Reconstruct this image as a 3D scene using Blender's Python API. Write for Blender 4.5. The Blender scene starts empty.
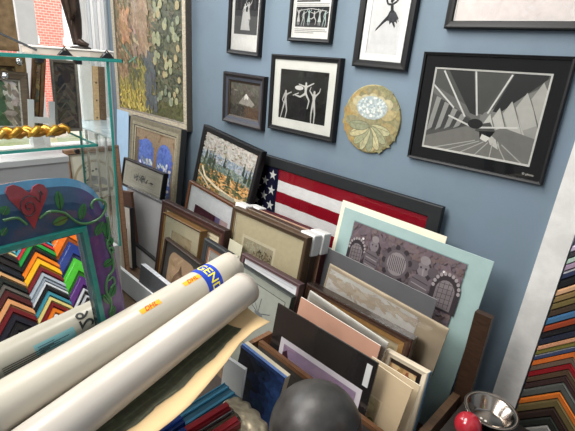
import bpy, bmesh, math, random
import numpy as np
from mathutils import Matrix, Vector

random.seed(7)
scene = bpy.context.scene
COL = scene.collection
PI = math.pi

# ------------------------------------------------------------------ camera
# survey of the room: blue wall = plane y 0, left window wall = plane x -4.5, z up, camera 1.8 m from the wall at eye height
F, PITCH, ROLL, YAW = 421.3, .35406, .08106, .7519
CP, SP = math.cos(PITCH), math.sin(PITCH)
_hd = np.array([-math.sin(YAW), math.cos(YAW), 0]); _rt = np.array([math.cos(YAW), math.sin(YAW), 0]); _up = np.array([0, 0, 1.])
_fw = _hd*CP - _up*SP; _u = _up*CP + _hd*SP
_r2 = _rt*math.cos(ROLL) + _u*math.sin(ROLL); _u2 = -_rt*math.sin(ROLL) + _u*math.cos(ROLL)
RC = np.array([_r2, -_u2, _fw]); CAM = np.array([0, -1.8, 1.6])
cd = bpy.data.cameras.new('camera'); cam = bpy.data.objects.new('camera', cd); COL.objects.link(cam)
cd.sensor_fit = 'HORIZONTAL'; cd.sensor_width = 36; cd.lens = F/575*36; cd.clip_start = .02
cam.matrix_world = Matrix(((_r2[0], _u2[0], -_fw[0], 0), (_r2[1], _u2[1], -_fw[1], -1.8), (_r2[2], _u2[2], -_fw[2], 1.6), (0, 0, 0, 1)))
scene.camera = cam

def ray(x, y): return RC.T @ np.array([(x-287.5)/F, (y-215.5)/F, 1])
def hitp(x, y, P0, n):
    d = ray(x, y); return CAM + d*(((np.array(P0)-CAM) @ n)/(d @ n))
def aty(x, y, Y): return hitp(x, y, (0, Y, 0), np.array([0, 1., 0]))
def atx(x, y, X): return hitp(x, y, (X, 0, 0), np.array([1., 0, 0]))
def atz(x, y, Z): return hitp(x, y, (0, 0, Z), np.array([0, 0, 1.]))
def atd(x, y, d):
    r = ray(x, y); return CAM + r/np.linalg.norm(r)*d

# ------------------------------------------------------------------ colour and materials
def S(r, g=None, b=None):
    if g is None: r, g, b = r
    def l(c):
        c = c/255; return c/12.92 if c <= .04045 else ((c+.055)/1.055)**2.4
    return (l(r), l(g), l(b), 1)

def new_mat(name):
    m = bpy.data.materials.new(name); m.use_nodes = True
    nt = m.node_tree; return m, nt, nt.nodes['Principled BSDF']

def vc_mat(name, rough=.6, metal=0, coat=0, var=.15, scale=30, stretch=(1, 1, 1), bump=0, spec=.5):
    """per-face colour, broken up by procedural noise"""
    m, nt, b = new_mat(name)
    at = nt.nodes.new('ShaderNodeAttribute'); at.attribute_name = 'Col'
    tc = nt.nodes.new('ShaderNodeTexCoord'); mp = nt.nodes.new('ShaderNodeMapping'); mp.inputs['Scale'].default_value = stretch
    nz = nt.nodes.new('ShaderNodeTexNoise'); nz.inputs['Scale'].default_value = scale; nz.inputs['Detail'].default_value = 5
    mr = nt.nodes.new('ShaderNodeMapRange'); mr.inputs['From Min'].default_value = .3; mr.inputs['From Max'].default_value = .7
    mr.inputs['To Min'].default_value = 1-var; mr.inputs['To Max'].default_value = 1+var
    mx = nt.nodes.new('ShaderNodeVectorMath'); mx.operation = 'SCALE'
    L = nt.links.new
    L(tc.outputs['Object'], mp.inputs['Vector']); L(mp.outputs[0], nz.inputs['Vector']); L(nz.outputs[0], mr.inputs[0])
    L(at.outputs['Color'], mx.inputs[0]); L(mr.outputs[0], mx.inputs['Scale']); L(mx.outputs[0], b.inputs['Base Color'])
    b.inputs['Roughness'].default_value = rough; b.inputs['Metallic'].default_value = metal; b.inputs['Coat Weight'].default_value = coat
    b.inputs['Coat Roughness'].default_value = .08; b.inputs['Specular IOR Level'].default_value = spec
    if bump:
        bp = nt.nodes.new('ShaderNodeBump'); bp.inputs['Strength'].default_value = bump; bp.inputs['Distance'].default_value = .003
        L(nz.outputs[0], bp.inputs['Height']); L(bp.outputs[0], b.inputs['Normal'])
    return m

M_PAPER = vc_mat('paper_card', .85, var=.05, scale=12, spec=.2)
M_PAINT = vc_mat('painted_canvas', .55, var=.22, scale=60, bump=.4)
M_INK = vc_mat('photo_print', .45, var=.05, scale=40, spec=.3)
M_WOOD = vc_mat('stained_wood', .45, var=.28, scale=9, stretch=(3, 14, 14), bump=.15)
M_LACQ = vc_mat('lacquered_moulding', .46, var=.1, scale=25, spec=.32)
M_GILT = vc_mat('gilded_moulding', .35, metal=.65, var=.3, scale=35, bump=.4)
M_PLAST = vc_mat('plastic', .4, var=.05, scale=8)
M_TUBE = vc_mat('coated_card_tube', .3, var=.06, scale=6, stretch=(1, 1, 1))
M_METAL = vc_mat('steel', .18, metal=1, var=.12, scale=20)
M_GLOSS = vc_mat('glossy_lacquer', .18, coat=.6, var=.12, scale=50, bump=.3)
M_ROUGH = vc_mat('worn_leather', .4, var=.55, scale=14, bump=.9)
M_CLOTH = vc_mat('flag_cloth', .8, var=.05, scale=30, stretch=(1, 2.5, 1), bump=.35, spec=.1)
M_BRONZE = vc_mat('dark_bronze', .35, metal=.6, var=.3, scale=25, bump=.3)

def clear_mat(name, tint, fac, rough=.02):
    m, nt, b = new_mat(name); nt.nodes.remove(b)
    t = nt.nodes.new('ShaderNodeBsdfTransparent'); t.inputs[0].default_value = tint
    g = nt.nodes.new('ShaderNodeBsdfGlossy'); g.inputs['Roughness'].default_value = rough
    fr = nt.nodes.new('ShaderNodeFresnel'); fr.inputs[0].default_value = 1.5
    mu = nt.nodes.new('ShaderNodeMath'); mu.operation = 'MULTIPLY'; mu.inputs[1].default_value = fac
    mx = nt.nodes.new('ShaderNodeMixShader'); L = nt.links.new
    L(fr.outputs[0], mu.inputs[0]); L(mu.outputs[0], mx.inputs[0]); L(t.outputs[0], mx.inputs[1]); L(g.outputs[0], mx.inputs[2])
    L(mx.outputs[0], nt.nodes['Material Output'].inputs[0]); return m
M_GLASS = clear_mat('picture_glass', (.97, .98, .98, 1), .8)
M_CASEGL = clear_mat('case_glass', (.94, .97, .965, 1), .22)
M_WINGL = clear_mat('window_glass', (.97, .98, .98, 1), .5)
M_WRAP = clear_mat('clear_wrap', (.97, .97, .97, 1), 1.6, .12)
m, nt, b = new_mat('mirror_silver'); b.inputs['Base Color'].default_value = (.92, .94, .93, 1); b.inputs['Metallic'].default_value = 1; b.inputs['Roughness'].default_value = .015
nz = nt.nodes.new('ShaderNodeTexNoise'); nz.inputs['Scale'].default_value = 3; mr = nt.nodes.new('ShaderNodeMapRange'); mr.inputs['To Min'].default_value = .005; mr.inputs['To Max'].default_value = .02
nt.links.new(nz.outputs[0], mr.inputs[0]); nt.links.new(mr.outputs[0], b.inputs['Roughness']); M_MIRROR = m
m, nt, b = new_mat('glass_edge'); b.inputs['Base Color'].default_value = S(30, 150, 140); b.inputs['Roughness'].default_value = .15
b.inputs['Transmission Weight'].default_value = .3
nz = nt.nodes.new('ShaderNodeTexNoise'); nz.inputs['Scale'].default_value = 6; cr = nt.nodes.new('ShaderNodeValToRGB')
cr.color_ramp.elements[0].color = S(16, 104, 98); cr.color_ramp.elements[1].color = S(70, 190, 178)
nt.links.new(nz.outputs[0], cr.inputs[0]); nt.links.new(cr.outputs[0], b.inputs['Base Color']); M_GEDGE = m

def wall_mat(name, cols, scale=2.2, rough=.7, bump=.05, pos=(.42, .56, .68)):
    m, nt, b = new_mat(name); L = nt.links.new
    tc = nt.nodes.new('ShaderNodeTexCoord')
    n1 = nt.nodes.new('ShaderNodeTexNoise'); n1.inputs['Scale'].default_value = scale; n1.inputs['Detail'].default_value = 7; n1.inputs['Roughness'].default_value = .62
    cr = nt.nodes.new('ShaderNodeValToRGB'); e = cr.color_ramp.elements
    e[0].position = pos[0]; e[0].color = S(cols[0]); e[1].position = pos[2]; e[1].color = S(cols[2]); k = e.new(pos[1]); k.color = S(cols[1])
    n2 = nt.nodes.new('ShaderNodeTexNoise'); n2.inputs['Scale'].default_value = 180
    bp = nt.nodes.new('ShaderNodeBump'); bp.inputs['Strength'].default_value = bump; bp.inputs['Distance'].default_value = .004
    L(tc.outputs['Object'], n1.inputs['Vector']); L(tc.outputs['Object'], n2.inputs['Vector']); L(n1.outputs[0], cr.inputs[0]); L(cr.outputs[0], b.inputs['Base Color'])
    L(n2.outputs[0], bp.inputs['Height']); L(bp.outputs[0], b.inputs['Normal']); b.inputs['Roughness'].default_value = rough; return m
def brick_mat():
    m, nt, b = new_mat('outdoor_brick'); L = nt.links.new
    tc = nt.nodes.new('ShaderNodeTexCoord'); mp = nt.nodes.new('ShaderNodeMapping'); mp.inputs['Rotation'].default_value = (PI/2, 0, PI/2)
    sx = nt.nodes.new('ShaderNodeSeparateXYZ'); cx = nt.nodes.new('ShaderNodeCombineXYZ')
    br = nt.nodes.new('ShaderNodeTexBrick'); br.inputs['Color1'].default_value = S(200, 104, 94); br.inputs['Color2'].default_value = S(212, 122, 110); br.inputs['Mortar'].default_value = S(222, 180, 170)
    br.inputs['Scale'].default_value = 4.2; br.inputs['Mortar Size'].default_value = .025
    L(tc.outputs['Object'], sx.inputs[0]); L(sx.outputs[1], cx.inputs[0]); L(sx.outputs[2], cx.inputs[1]); L(cx.outputs[0], br.inputs['Vector']); L(br.outputs[0], b.inputs['Base Color'])
    b.inputs['Roughness'].default_value = .9; return m

# ------------------------------------------------------------------ mesh builder
class MB:
    def __init__(s): s.v = []; s.f = []; s.c = []
    def add(s, vs, fs, c):
        b = len(s.v); s.v += [tuple(map(float, p)) for p in vs]
        for i, f in enumerate(fs): s.f.append([b+k for k in f]); s.c.append(c[i] if isinstance(c, list) else c)
    def box(s, x0, x1, y0, y1, z0, z1, c):
        s.add([(x0,y0,z0),(x1,y0,z0),(x1,y1,z0),(x0,y1,z0),(x0,y0,z1),(x1,y0,z1),(x1,y1,z1),(x0,y1,z1)],
              [(0,3,2,1),(4,5,6,7),(0,1,5,4),(1,2,6,5),(2,3,7,6),(3,0,4,7)], c)
    def rings(s, w, h, prof, ox=0, oy=0):
        """rectangular mitred profile: prof = [(inset, z, colour of the strip to the next)]; x -w/2..w/2, y 0..h"""
        for (a, za, c), (b_, zb, _) in zip(prof, prof[1:]):
            def q(i, z): return [(ox-w/2+i, oy+i, z), (ox+w/2-i, oy+i, z), (ox+w/2-i, oy+h-i, z), (ox-w/2+i, oy+h-i, z)]
            A, B = q(a, za), q(b_, zb)
            s.add(A+B, [(k, (k+1) % 4, 4+(k+1) % 4, 4+k) for k in range(4)], c)
    def poly(s, pts, z, c): s.add([(p[0], p[1], z) for p in pts], [tuple(range(len(pts)))], c)
    def prism(s, pts, z0, z1, c, cs=None):
        n = len(pts); s.add([(p[0], p[1], z0) for p in pts]+[(p[0], p[1], z1) for p in pts],
            [tuple(range(n))[::-1], tuple(range(n, 2*n))]+[(k, (k+1) % n, n+(k+1) % n, n+k) for k in range(n)], [c, c]+[cs or c]*n)
    def lathe(s, prof, n, c, A=(0,0,0), ax=(0,0,1), cfun=None):
        ax = Vector(ax).normalized(); u = ax.orthogonal().normalized(); w = ax.cross(u); A = Vector(A)
        vs = []
        for r, t in prof:
            for k in range(n):
                a = 2*PI*k/n; vs.append(A+ax*t+(u*math.cos(a)+w*math.sin(a))*r)
        fs = []; cs = []
        for i in range(len(prof)-1):
            for k in range(n):
                fs.append((i*n+k, i*n+(k+1) % n, (i+1)*n+(k+1) % n, (i+1)*n+k)); cs.append(cfun(i, k) if cfun else c)
        s.add(vs, fs, cs)
    def tube(s, pts, r, n, c):
        pts = [Vector(p) for p in pts]; vs = []; N = len(pts)
        for i, p in enumerate(pts):
            d = (pts[min(i+1, N-1)]-pts[max(i-1, 0)]).normalized(); u = d.cross(Vector((.13, .31, .94))).normalized(); w = d.cross(u)
            rr = r(i/(N-1)) if callable(r) else r
            for k in range(n):
                a = 2*PI*k/n; vs.append(p+(u*math.cos(a)+w*math.sin(a))*rr)
        fs = [(i*n+k, i*n+(k+1) % n, (i+1)*n+(k+1) % n, (i+1)*n+k) for i in range(N-1) for k in range(n)]
        fs += [tuple(range(n))[::-1], tuple((N-1)*n+k for k in range(n))]
        s.add(vs, fs, c)
    def build(s, name, mat, parent=None, smooth=False, M=None):
        me = bpy.data.meshes.new(name); me.from_pydata(s.v, [], s.f)
        a = me.color_attributes.new('Col', 'FLOAT_COLOR', 'CORNER')
        k = 0
        arr = np.empty((len(me.loops), 4), dtype=np.float32)
        for f, c in zip(s.f, s.c): arr[k:k+len(f)] = c; k += len(f)
        a.data.foreach_set('color', arr.ravel())
        me.materials.append(mat)
        if smooth:
            for p in me.polygons: p.use_smooth = True
        o = bpy.data.objects.new(name, me); COL.objects.link(o)
        if parent is not None: o.parent = parent
        if M is not None: o.matrix_world = M
        return o

def tag(o, label, cat, group=None, kind=None):
    o['label'] = label; o['category'] = cat
    if group: o['group'] = group
    if kind: o['kind'] = kind
    return o
def thing(name, label, cat, M=None, group=None):
    o = bpy.data.objects.new(name, None); COL.objects.link(o); o.empty_display_size = .05
    if M is not None: o.matrix_world = M
    return tag(o, label, cat, group)
def struct(name, mb, mat):
    o = mb.build(name, mat); o['kind'] = 'structure'; return o

def mat4(xa, ya, za, o):
    return Matrix(((xa[0], ya[0], za[0], o[0]), (xa[1], ya[1], za[1], o[1]), (xa[2], ya[2], za[2], o[2]), (0, 0, 0, 1)))
def pose(TL, TR, Y0=None, lean=9, yaw=0, zb=None, h=None, bot=None, P0=None):
    """a flat rectangular piece whose front face passes Y0 (at z .8) or P0; returns its matrix (origin bottom centre), width, height"""
    l, t = math.radians(lean), math.radians(yaw)
    n = np.array([math.sin(t)*math.cos(l), -math.cos(t)*math.cos(l), math.sin(l)])
    if P0 is None:
        n0 = np.array([0, -math.cos(l), math.sin(l)]); P0 = hitp(*TL, (0, Y0, .8), n0)
    a, b_ = hitp(*TL, P0, n), hitp(*TR, P0, n)
    w = np.linalg.norm(b_-a); xa = (b_-a)/w; ya = np.cross(n, xa)
    if bot is not None: h = (a-hitp(*bot, P0, n)) @ ya
    elif zb is not None: h = (min(a[2], b_[2])-zb)/ya[2]
    o = (a+b_)/2-ya*h
    return mat4(xa, ya, n, o), w, h

# ------------------------------------------------------------------ flat pictures: polygons in u (right), v (down)
class Art(MB):
    def __init__(s, w, h, ox=0, oy=0, z=0): super().__init__(); s.w, s.h, s.ox, s.oy, s.z, s.k = w, h, ox, oy, z, 0
    def P(s, u, v): return (s.ox-s.w/2+u*s.w, s.oy+s.h*(1-v))
    def pg(s, pts, c):
        s.k += 1; s.poly([s.P(*p) for p in pts], s.z+min(s.k, 150)*1e-5+max(0, s.k-150)*3e-6, c if len(c) == 4 else S(c)); return s
    def rect(s, u0, v0, u1, v1, c): return s.pg([(u0, v1), (u1, v1), (u1, v0), (u0, v0)], c)
    def ell(s, u, v, ru, rv, c, n=18, rot=0):
        return s.pg([(u+ru*math.cos(a)*math.cos(rot)-rv*math.sin(a)*math.sin(rot), v-ru*math.cos(a)*math.sin(rot)*s.w/s.h-rv*math.sin(a)*math.cos(rot)) for a in [2*PI*k/n for k in range(n)]], c)
    def line(s, pts, wd, c):
        for (a, b_), (e, f) in zip(pts, pts[1:]):
            dx, dy = (e-a)*s.w, (f-b_)*s.h; L = math.hypot(dx, dy) or 1
            nx, ny = -dy/L*wd/2/s.w, dx/L*wd/2/s.h
            s.pg([(a+nx, b_+ny), (e+nx, f+ny), (e-nx, f-ny), (a-nx, b_-ny)], c)
        return s
    def strokes(s, n, fn, ln, wd, rng=(0, 0, 1, 1), ang=None, jit=14):
        R_ = random.Random(n*7+int(ln*1000))
        for i in range(n):
            u, v = rng[0]+R_.random()*(rng[2]-rng[0]), rng[1]+R_.random()*(rng[3]-rng[1])
            c = fn(u, v, R_)
            if c is None: continue
            g_ = R_.gauss(0, jit); c = tuple(min(255, max(0, x+g_+R_.gauss(0, jit*.3))) for x in c)
            a = (ang(u, v) if ang else R_.random()*PI)+R_.gauss(0, .35); L = ln*(.5+R_.random()); W = wd*(.5+R_.random())
            p = [(u+(math.cos(a)*dx*L-math.sin(a)*dy*W)/s.w, v+(math.sin(a)*dx*L+math.cos(a)*dy*W)/s.h) for dx, dy in ((-.5, 0), (-.3, .5), (.3, .5), (.5, 0), (.3, -.5), (-.3, -.5))]
            p = [(min(1, max(0, x)), min(1, max(0, y))) for x, y in p]
            s.pg(p, c)
        return s

def figure(a, u, v, sc, c, pose_=0, dress=False):
    """tiny photographed dancer as ink shapes; sc is height in v"""
    asp = a.h/a.w; X = lambda x: u+x*sc*asp; Y = lambda y: v+y*sc
    def T(pts, w):
        for k, (p, q) in enumerate(zip(pts, pts[1:])):
            w0, w1 = w*(1.25-.35*k), w*(1.25-.35*(k+1)); dx, dy = q[0]-p[0], q[1]-p[1]; L = math.hypot(dx, dy); nx, ny = -dy/L/2, dx/L/2
            a.pg([(X(p[0]+nx*w0), Y(p[1]+ny*w0)), (X(q[0]+nx*w1), Y(q[1]+ny*w1)), (X(q[0]-nx*w1), Y(q[1]-ny*w1)), (X(p[0]-nx*w0), Y(p[1]-ny*w0))], c); a.ell(X(q[0]), Y(q[1]), w1/2*sc*asp, w1/2*sc, c, 8)
    a.ell(X(0), Y(-.46), .045*sc*asp, .055*sc, c)
    a.pg([(X(-.02), Y(-.44)), (X(.02), Y(-.44)), (X(.085), Y(-.38)), (X(.05), Y(-.22)), (X(.075), Y(-.08)), (X(-.075), Y(-.08)), (X(-.05), Y(-.22)), (X(-.085), Y(-.38))][::-1], c)
    if dress: a.pg([(X(-.06), Y(-.15)), (X(.06), Y(-.15)), (X(.17), Y(.28)), (X(-.16), Y(.28))][::-1], c)
    if pose_ == 0:
        T([(-.06, -.36), (-.2, -.5), (-.16, -.62)], .045); T([(.06, -.36), (.2, -.48), (.24, -.6)], .045)
        T([(-.03, -.1), (-.07, .2), (-.06, .5)], .065); T([(.03, -.1), (.08, .2), (.07, .5)], .065)
    elif pose_ == 1:   # leap
        T([(-.06, -.36), (-.35, -.42)], .045); T([(.06, -.36), (.36, -.5)], .045)
        T([(-.03, -.1), (-.25, .02), (-.5, -.02)], .07); T([(.03, -.1), (.2, .12), (.14, .4)], .07)
    else:
        T([(-.06, -.36), (-.16, -.15), (-.06, -.02)], .045); T([(.06, -.36), (.28, -.46)], .045)
        T([(-.03, -.1), (-.12, .2), (-.2, .5)], .065); T([(.03, -.1), (.1, .22), (.04, .5)], .065)

# ------------------------------------------------------------------ framed pictures
def framed(name, label, cat, M, w, h, m, d, fc, lip=None, mats=(), art=None, bg=(230, 225, 215), glass=False, fmat=None, group=None, side=None, rise=.004, back=True, amat=None, top=None):
    """m moulding width, d depth; fc face colour; lip (width, colour); mats [(width, colour)] from outside in; art(Art) draws the picture"""
    t = thing(name, label, cat, M, group)
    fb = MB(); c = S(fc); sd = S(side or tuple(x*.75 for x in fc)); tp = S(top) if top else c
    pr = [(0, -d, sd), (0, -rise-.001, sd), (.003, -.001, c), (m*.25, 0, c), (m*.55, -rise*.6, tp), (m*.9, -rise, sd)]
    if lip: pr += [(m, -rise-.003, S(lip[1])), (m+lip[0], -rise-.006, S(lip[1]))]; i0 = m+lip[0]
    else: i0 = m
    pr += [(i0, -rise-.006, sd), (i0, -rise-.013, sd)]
    fb.rings(w, h, pr); fb.poly([(-w/2, 0), (-w/2, h), (w/2, h), (w/2, 0)], -d, S(120, 100, 78))
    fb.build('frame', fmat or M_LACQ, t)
    z = -rise-.0095
    if mats:
        mb = MB(); i = i0-.001
        for k, (mw, mc) in enumerate(mats):
            z2 = z-.0016*k
            mb.rings(w, h, [(i, z2, S(mc)), (i+mw, z2, S(245, 243, 236)), (i+mw+.0012, z2-.0016, S(245, 243, 236))]); i += mw
        mb.build('window_mat', M_PAPER, t); i0 = i; z = z-.0016*len(mats)
    a = Art(w-2*i0+.002, h-2*i0+.002, 0, i0-.001, z-.002)
    a.rect(0, 0, 1, 1, bg)
    if art: art(a)
    a.build('picture', amat or M_INK, t)
    if glass:
        g = MB(); gz = -rise-.0068
        ii = m-.001
        g.poly([(-w/2+ii, ii), (w/2-ii, ii), (w/2-ii, h-ii), (-w/2+ii, h-ii)], gz, S(255, 255, 255)); g.build('glass_pane', M_GLASS, t)
    return t
def board(name, label, cat, M, w, h, d, c, mats=(), art=None, bg=None, edge=None, group=None, wrap=False, amat=None, art_rect=None, mat_=None):
    """unframed board or mat: optional window mats and a print"""
    t = thing(name, label, cat, M, group)
    if art is None and not mats:
        b_ = MB(); b_.prism([(-w/2, 0), (w/2, 0), (w/2, h), (-w/2, h)], -d, 0, S(c), S(edge or c)); b_.build('board', mat_ or M_PAPER, t); return t
    i0 = [0, 0, 0, 0]
    if art_rect:  # (u0,v0,u1,v1) of the window in the board
        u0, v0, u1, v1 = art_rect
        b_ = MB(); b_.prism([(-w/2, 0), (w/2, 0), (w/2, h), (-w/2, h)], -d, 0, S(c), S(edge or c)); b_.build('mat_board', mat_ or M_PAPER, t)
        aw, ah = (u1-u0)*w, (v1-v0)*h; cx = -w/2+(u0+u1)/2*w; y0 = h*(1-v1); z = .0006
        if mats:
            mb = MB(); tot = sum(q[0] for q in mats); i = 0
            for mw, mc in mats: mb.rings(aw+2*tot, ah+2*tot, [(i, z, S(mc)), (i+mw, z, S(mc))], cx, y0-tot); i += mw
            mb.build('inner_mat', M_PAPER, t)
        a = Art(aw, ah, cx, y0, z); a.rect(0, 0, 1, 1, bg or (200, 190, 180))
        if art: art(a)
        a.build('picture', amat or M_INK, t)
    if wrap:
        g = MB(); N = 14; R_ = random.Random(5)
        pts = [[(-w/2+w*i/N, h*j/N, .003+.006*R_.random()) for i in range(N+1)] for j in range(N+1)]
        g.add([p for r in pts for p in r], [(j*(N+1)+i, j*(N+1)+i+1, (j+1)*(N+1)+i+1, (j+1)*(N+1)+i) for j in range(N) for i in range(N)], S(255, 255, 255))
        g.build('clear_wrap', M_WRAP, t, smooth=True)
    return t

def text_geo(s, size=1.0, sub=0, shear=0):
    """outline of a word as flat mesh (width normalised to letter height = size)"""
    cu = bpy.data.curves.new('lettering', 'FONT'); cu.body = s; cu.size = size; cu.align_x = 'CENTER'; cu.align_y = 'CENTER'; cu.shear = shear; cu.offset = .012*size
    o = bpy.data.objects.new('lettering', cu); COL.objects.link(o)
    dg = bpy.context.evaluated_depsgraph_get(); me = bpy.data.meshes.new_from_object(o.evaluated_get(dg))
    bm = bmesh.new(); bm.from_mesh(me); bmesh.ops.triangulate(bm, faces=bm.faces[:])
    for _ in range(sub): bmesh.ops.subdivide_edges(bm, edges=bm.edges[:], cuts=1, use_grid_fill=True)
    bm.verts.ensure_lookup_table(); vs = [tuple(v.co) for v in bm.verts]; fs = [tuple(v.index for v in f.verts) for f in bm.faces]; bm.free()
    bpy.data.objects.remove(o); bpy.data.curves.remove(cu); bpy.data.meshes.remove(me)
    return vs, fs
# ================================================================== THE SETTING
mb = MB(); mb.box(-4.7, .45, 0, .12, 0, 3.0, S(120, 140, 160))
struct('wall_back', mb, wall_mat('blue_wall_paint', [(101, 116, 131), (111, 129, 142), (115, 131, 152)], pos=(.3, .5, .8), scale=1.6))
mb = MB(); mb.box(-4.9, .6, -3.2, .12, -.06, 0, S(110, 95, 80)); struct('floor', mb, wall_mat('floor_boards', [(92, 74, 58), (112, 90, 70), (126, 104, 84)], scale=4))
mb = MB(); mb.box(.32, .42, -3.0, 0, 0, 3.0, S(150, 160, 170)); struct('wall_right', mb, wall_mat('right_wall_paint', [(150, 160, 170), (160, 168, 176), (168, 176, 184)]))
mb = MB(); WX = -4.55
mb.box(WX-.15, WX, -3.2, .0, 0, .55, S(235, 235, 232)); mb.box(WX-.15, WX, -3.2, 0, 2.75, 3.0, S(235, 235, 232)); mb.box(WX-.15, WX, -3.2, -2.6, .55, 2.75, S(235, 235, 232))
struct('wall_left', mb, wall_mat('white_wall_paint', [(226, 226, 222), (234, 234, 230), (240, 240, 236)]))
wn = thing('window_1', 'x', 'window'); del wn['label']; del wn['category']; wn['kind'] = 'structure'
mb = MB(); W_ = S(246, 246, 244)
for y0, y1 in ((-2.6, -2.5), (-1.56, -1.48), (-.60, -.45), (-.08, 0)): mb.box(WX-.12, WX+.02, y0, y1, .55, 2.75, W_)
mb.box(WX-.12, WX+.03, -2.6, 0, .55, .62, W_); mb.box(WX-.12, WX+.02, -2.6, 0, 2.68, 2.75, W_)
mb.box(WX-.14, WX-.1, -.485, -.462, .62, 2.7, S(150, 150, 150))
mb.build('window_frame', M_PLAST, wn)
mb = MB(); mb.box(WX-.07, WX-.062, -2.55, -.02, .6, 2.7, S(255, 255, 255)); mb.build('window_pane', M_WINGL, wn)
# white fluted casing in the far corner, and the white upright at the right end of the blue wall
mb = MB()
for k in range(6):
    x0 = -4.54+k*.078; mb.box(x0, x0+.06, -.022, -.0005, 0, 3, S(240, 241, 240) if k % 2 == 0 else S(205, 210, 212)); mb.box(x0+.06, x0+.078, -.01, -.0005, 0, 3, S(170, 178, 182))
struct('trim_1', mb, M_PLAST)
mb = MB(); a, b_, c_ = (-.318, -.228), -.024, S(232, 230, 226)
mb.prism([(-.326, 0), (-.226, 0), (-.214, 3), (-.292, 3)], 0, .024, c_)
o = struct('trim_2', mb, wall_mat('white_gloss_paint', [(214, 213, 210), (228, 227, 224), (236, 235, 232)], scale=7, rough=.45)); o.matrix_world = mat4((1, 0, 0), (0, 0, 1), (0, -1, 0), (0, -.0005, 0))

# across the street
bd = thing('brick_building', 'red brick building with white windows seen outside through the shop window', 'building')
mb = MB(); mb.box(-12.5, -12, -4, 6, -.3, 6, S(210, 130, 120)); mb.build('brick_wall', brick_mat(), bd)
for y0, y1 in ((2.36, 3.2), (.55, 1.72), (-1.4, -.4)):
    mb = MB()
    mb.box(-12.02, -11.93, y0, y0+.14, 1.15, 4.2, W_); mb.box(-12.02, -11.93, y1-.14, y1, 1.15, 4.2, W_); mb.box(-12.02, -11.93, y0, y1, 4.05, 4.2, W_); mb.box(-12.02, -11.9, y0-.05, y1+.05, 1.5, 1.68, W_); mb.box(-12.02, -11.94, y0, y1, 2.32, 2.42, W_)
    f = mb.build('window_frame', M_PLAST, bd); mb = MB(); mb.box(-12.01, -11.97, y0+.1, y1-.1, 1.6, 4.1, S(176, 190, 198)); mb.build('window_pane', M_GLOSS, f)
mb = MB(); mb.box(-14, -4.75, -6, 7, -.35, -.3, S(190, 190, 186)); struct('ground', mb, wall_mat('street_paving', [(150, 165, 120), (190, 192, 180), (205, 205, 200)], scale=.6))

# ================================================================== PICTURES ON THE BLUE WALL
def wallpose(BL, BR, d, TL=None, h=None):
    a, b_ = aty(*BL, -d), aty(*BR, -d); w = np.linalg.norm(b_-a); xa = (b_-a)/w; n = np.array([0, -1., 0]); ya = np.cross(n, xa)
    if TL is not None: h = (aty(*TL, -d)-a) @ ya
    return mat4(xa, ya, n, (a+b_)/2), w, h
BLK = (17, 18, 20)
def art_couple(a):
    a.rect(0, 0, 1, 1, (238, 236, 232)); a.rect(.1, .06, .93, .76, (70, 70, 72)); a.rect(.1, .06, .93, .42, (44, 44, 46)); a.rect(.1, .5, .93, .76, (96, 96, 96))
    for k in range(5): a.rect(.14+k*.16, .1, .2+k*.16, .4, (66+8*(k % 2), 66, 68))
    figure(a, .47, .48, .3, (226, 224, 220), 2, True); figure(a, .6, .46, .3, (205, 203, 200), 0, True); a.pg([(.4, .44), (.56, .44), (.68, .7), (.34, .7)], (206, 204, 202))
M, w, h = wallpose((226, 53), (258, 57.3), .03, h=.44)
framed('picture_frame', 'tall black-framed photograph of an embracing dancing couple in white, high on the blue wall', 'picture', M, w, h, .026, .03, BLK, art=art_couple, glass=True, group='black-framed pictures on the blue wall')
def art_group(a):
    a.rect(0, 0, 1, 1, (236, 234, 230))
    a.rect(.06, .25, .7, .285, (60, 60, 60)); a.rect(.06, .315, .95, .33, (150, 148, 146)); a.rect(.06, .345, .93, .36, (150, 148, 146)); a.rect(.06, .38, .95, .79, (40, 40, 42)); a.rect(.06, .7, .95, .79, (66, 66, 68))
    for k in range(6): figure(a, .14+k*.145, .6+.02*(k % 2), .3, (206-9*(k % 3), 204, 200), [0, 2, 0, 1, 0, 2][k], k % 2 == 0)
    a.line([(.12, .46), (.5, .42), (.9, .47)], .003, (220, 218, 214))
    for k in range(3): a.rect(.06, .83+k*.035, [.9, .95, .6][k], .842+k*.035, (140, 138, 136))
M, w, h = wallpose((286.4, 40.7), (329, 43.6), .03, h=.285)
framed('picture_frame', 'black-framed clipping of a row of dancers under a printed headline, top centre of the wall', 'picture', M, w, h, .02, .03, BLK, mats=[(.006, (240, 239, 236))], art=art_group, glass=True, group='black-framed pictures on the blue wall')
def art_leap(a):
    a.rect(0, 0, 1, 1, (226, 225, 224)); I = (40, 40, 44)
    a.rect(.1, .1, .9, .86, (222, 221, 220))
    a.ell(.6, .262, .045, .034, I); a.ell(.655, .245, .025, .02, I); a.pg([(.57, .3), (.65, .295), (.69, .41), (.6, .43)], I)
    a.pg([(.52, .47), (.57, .4), (.66, .38), (.76, .42), (.87, .5), (.82, .52), (.85, .57), (.77, .54), (.74, .6), (.68, .55), (.62, .58), (.59, .53), (.53, .53)], I)
    a.pg([(.56, .44), (.6, .5), (.42, .575), (.26, .655), (.2, .68), (.22, .645), (.38, .545)], I); a.pg([(.66, .52), (.72, .5), (.8, .6), (.78, .63)], (52, 52, 56))
    a.line([(.59, .315), (.49, .31), (.43, .25)], .009, I); a.line([(.64, .31), (.75, .275), (.82, .2)], .009, I)
    for k in range(8): a.line([(.6+.02*k, .42), (.56+.045*k, .54)], .003, (78, 78, 84))
M, w, h = wallpose((351, 66), (404.5, 71.6), .03, h=.43)
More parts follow.
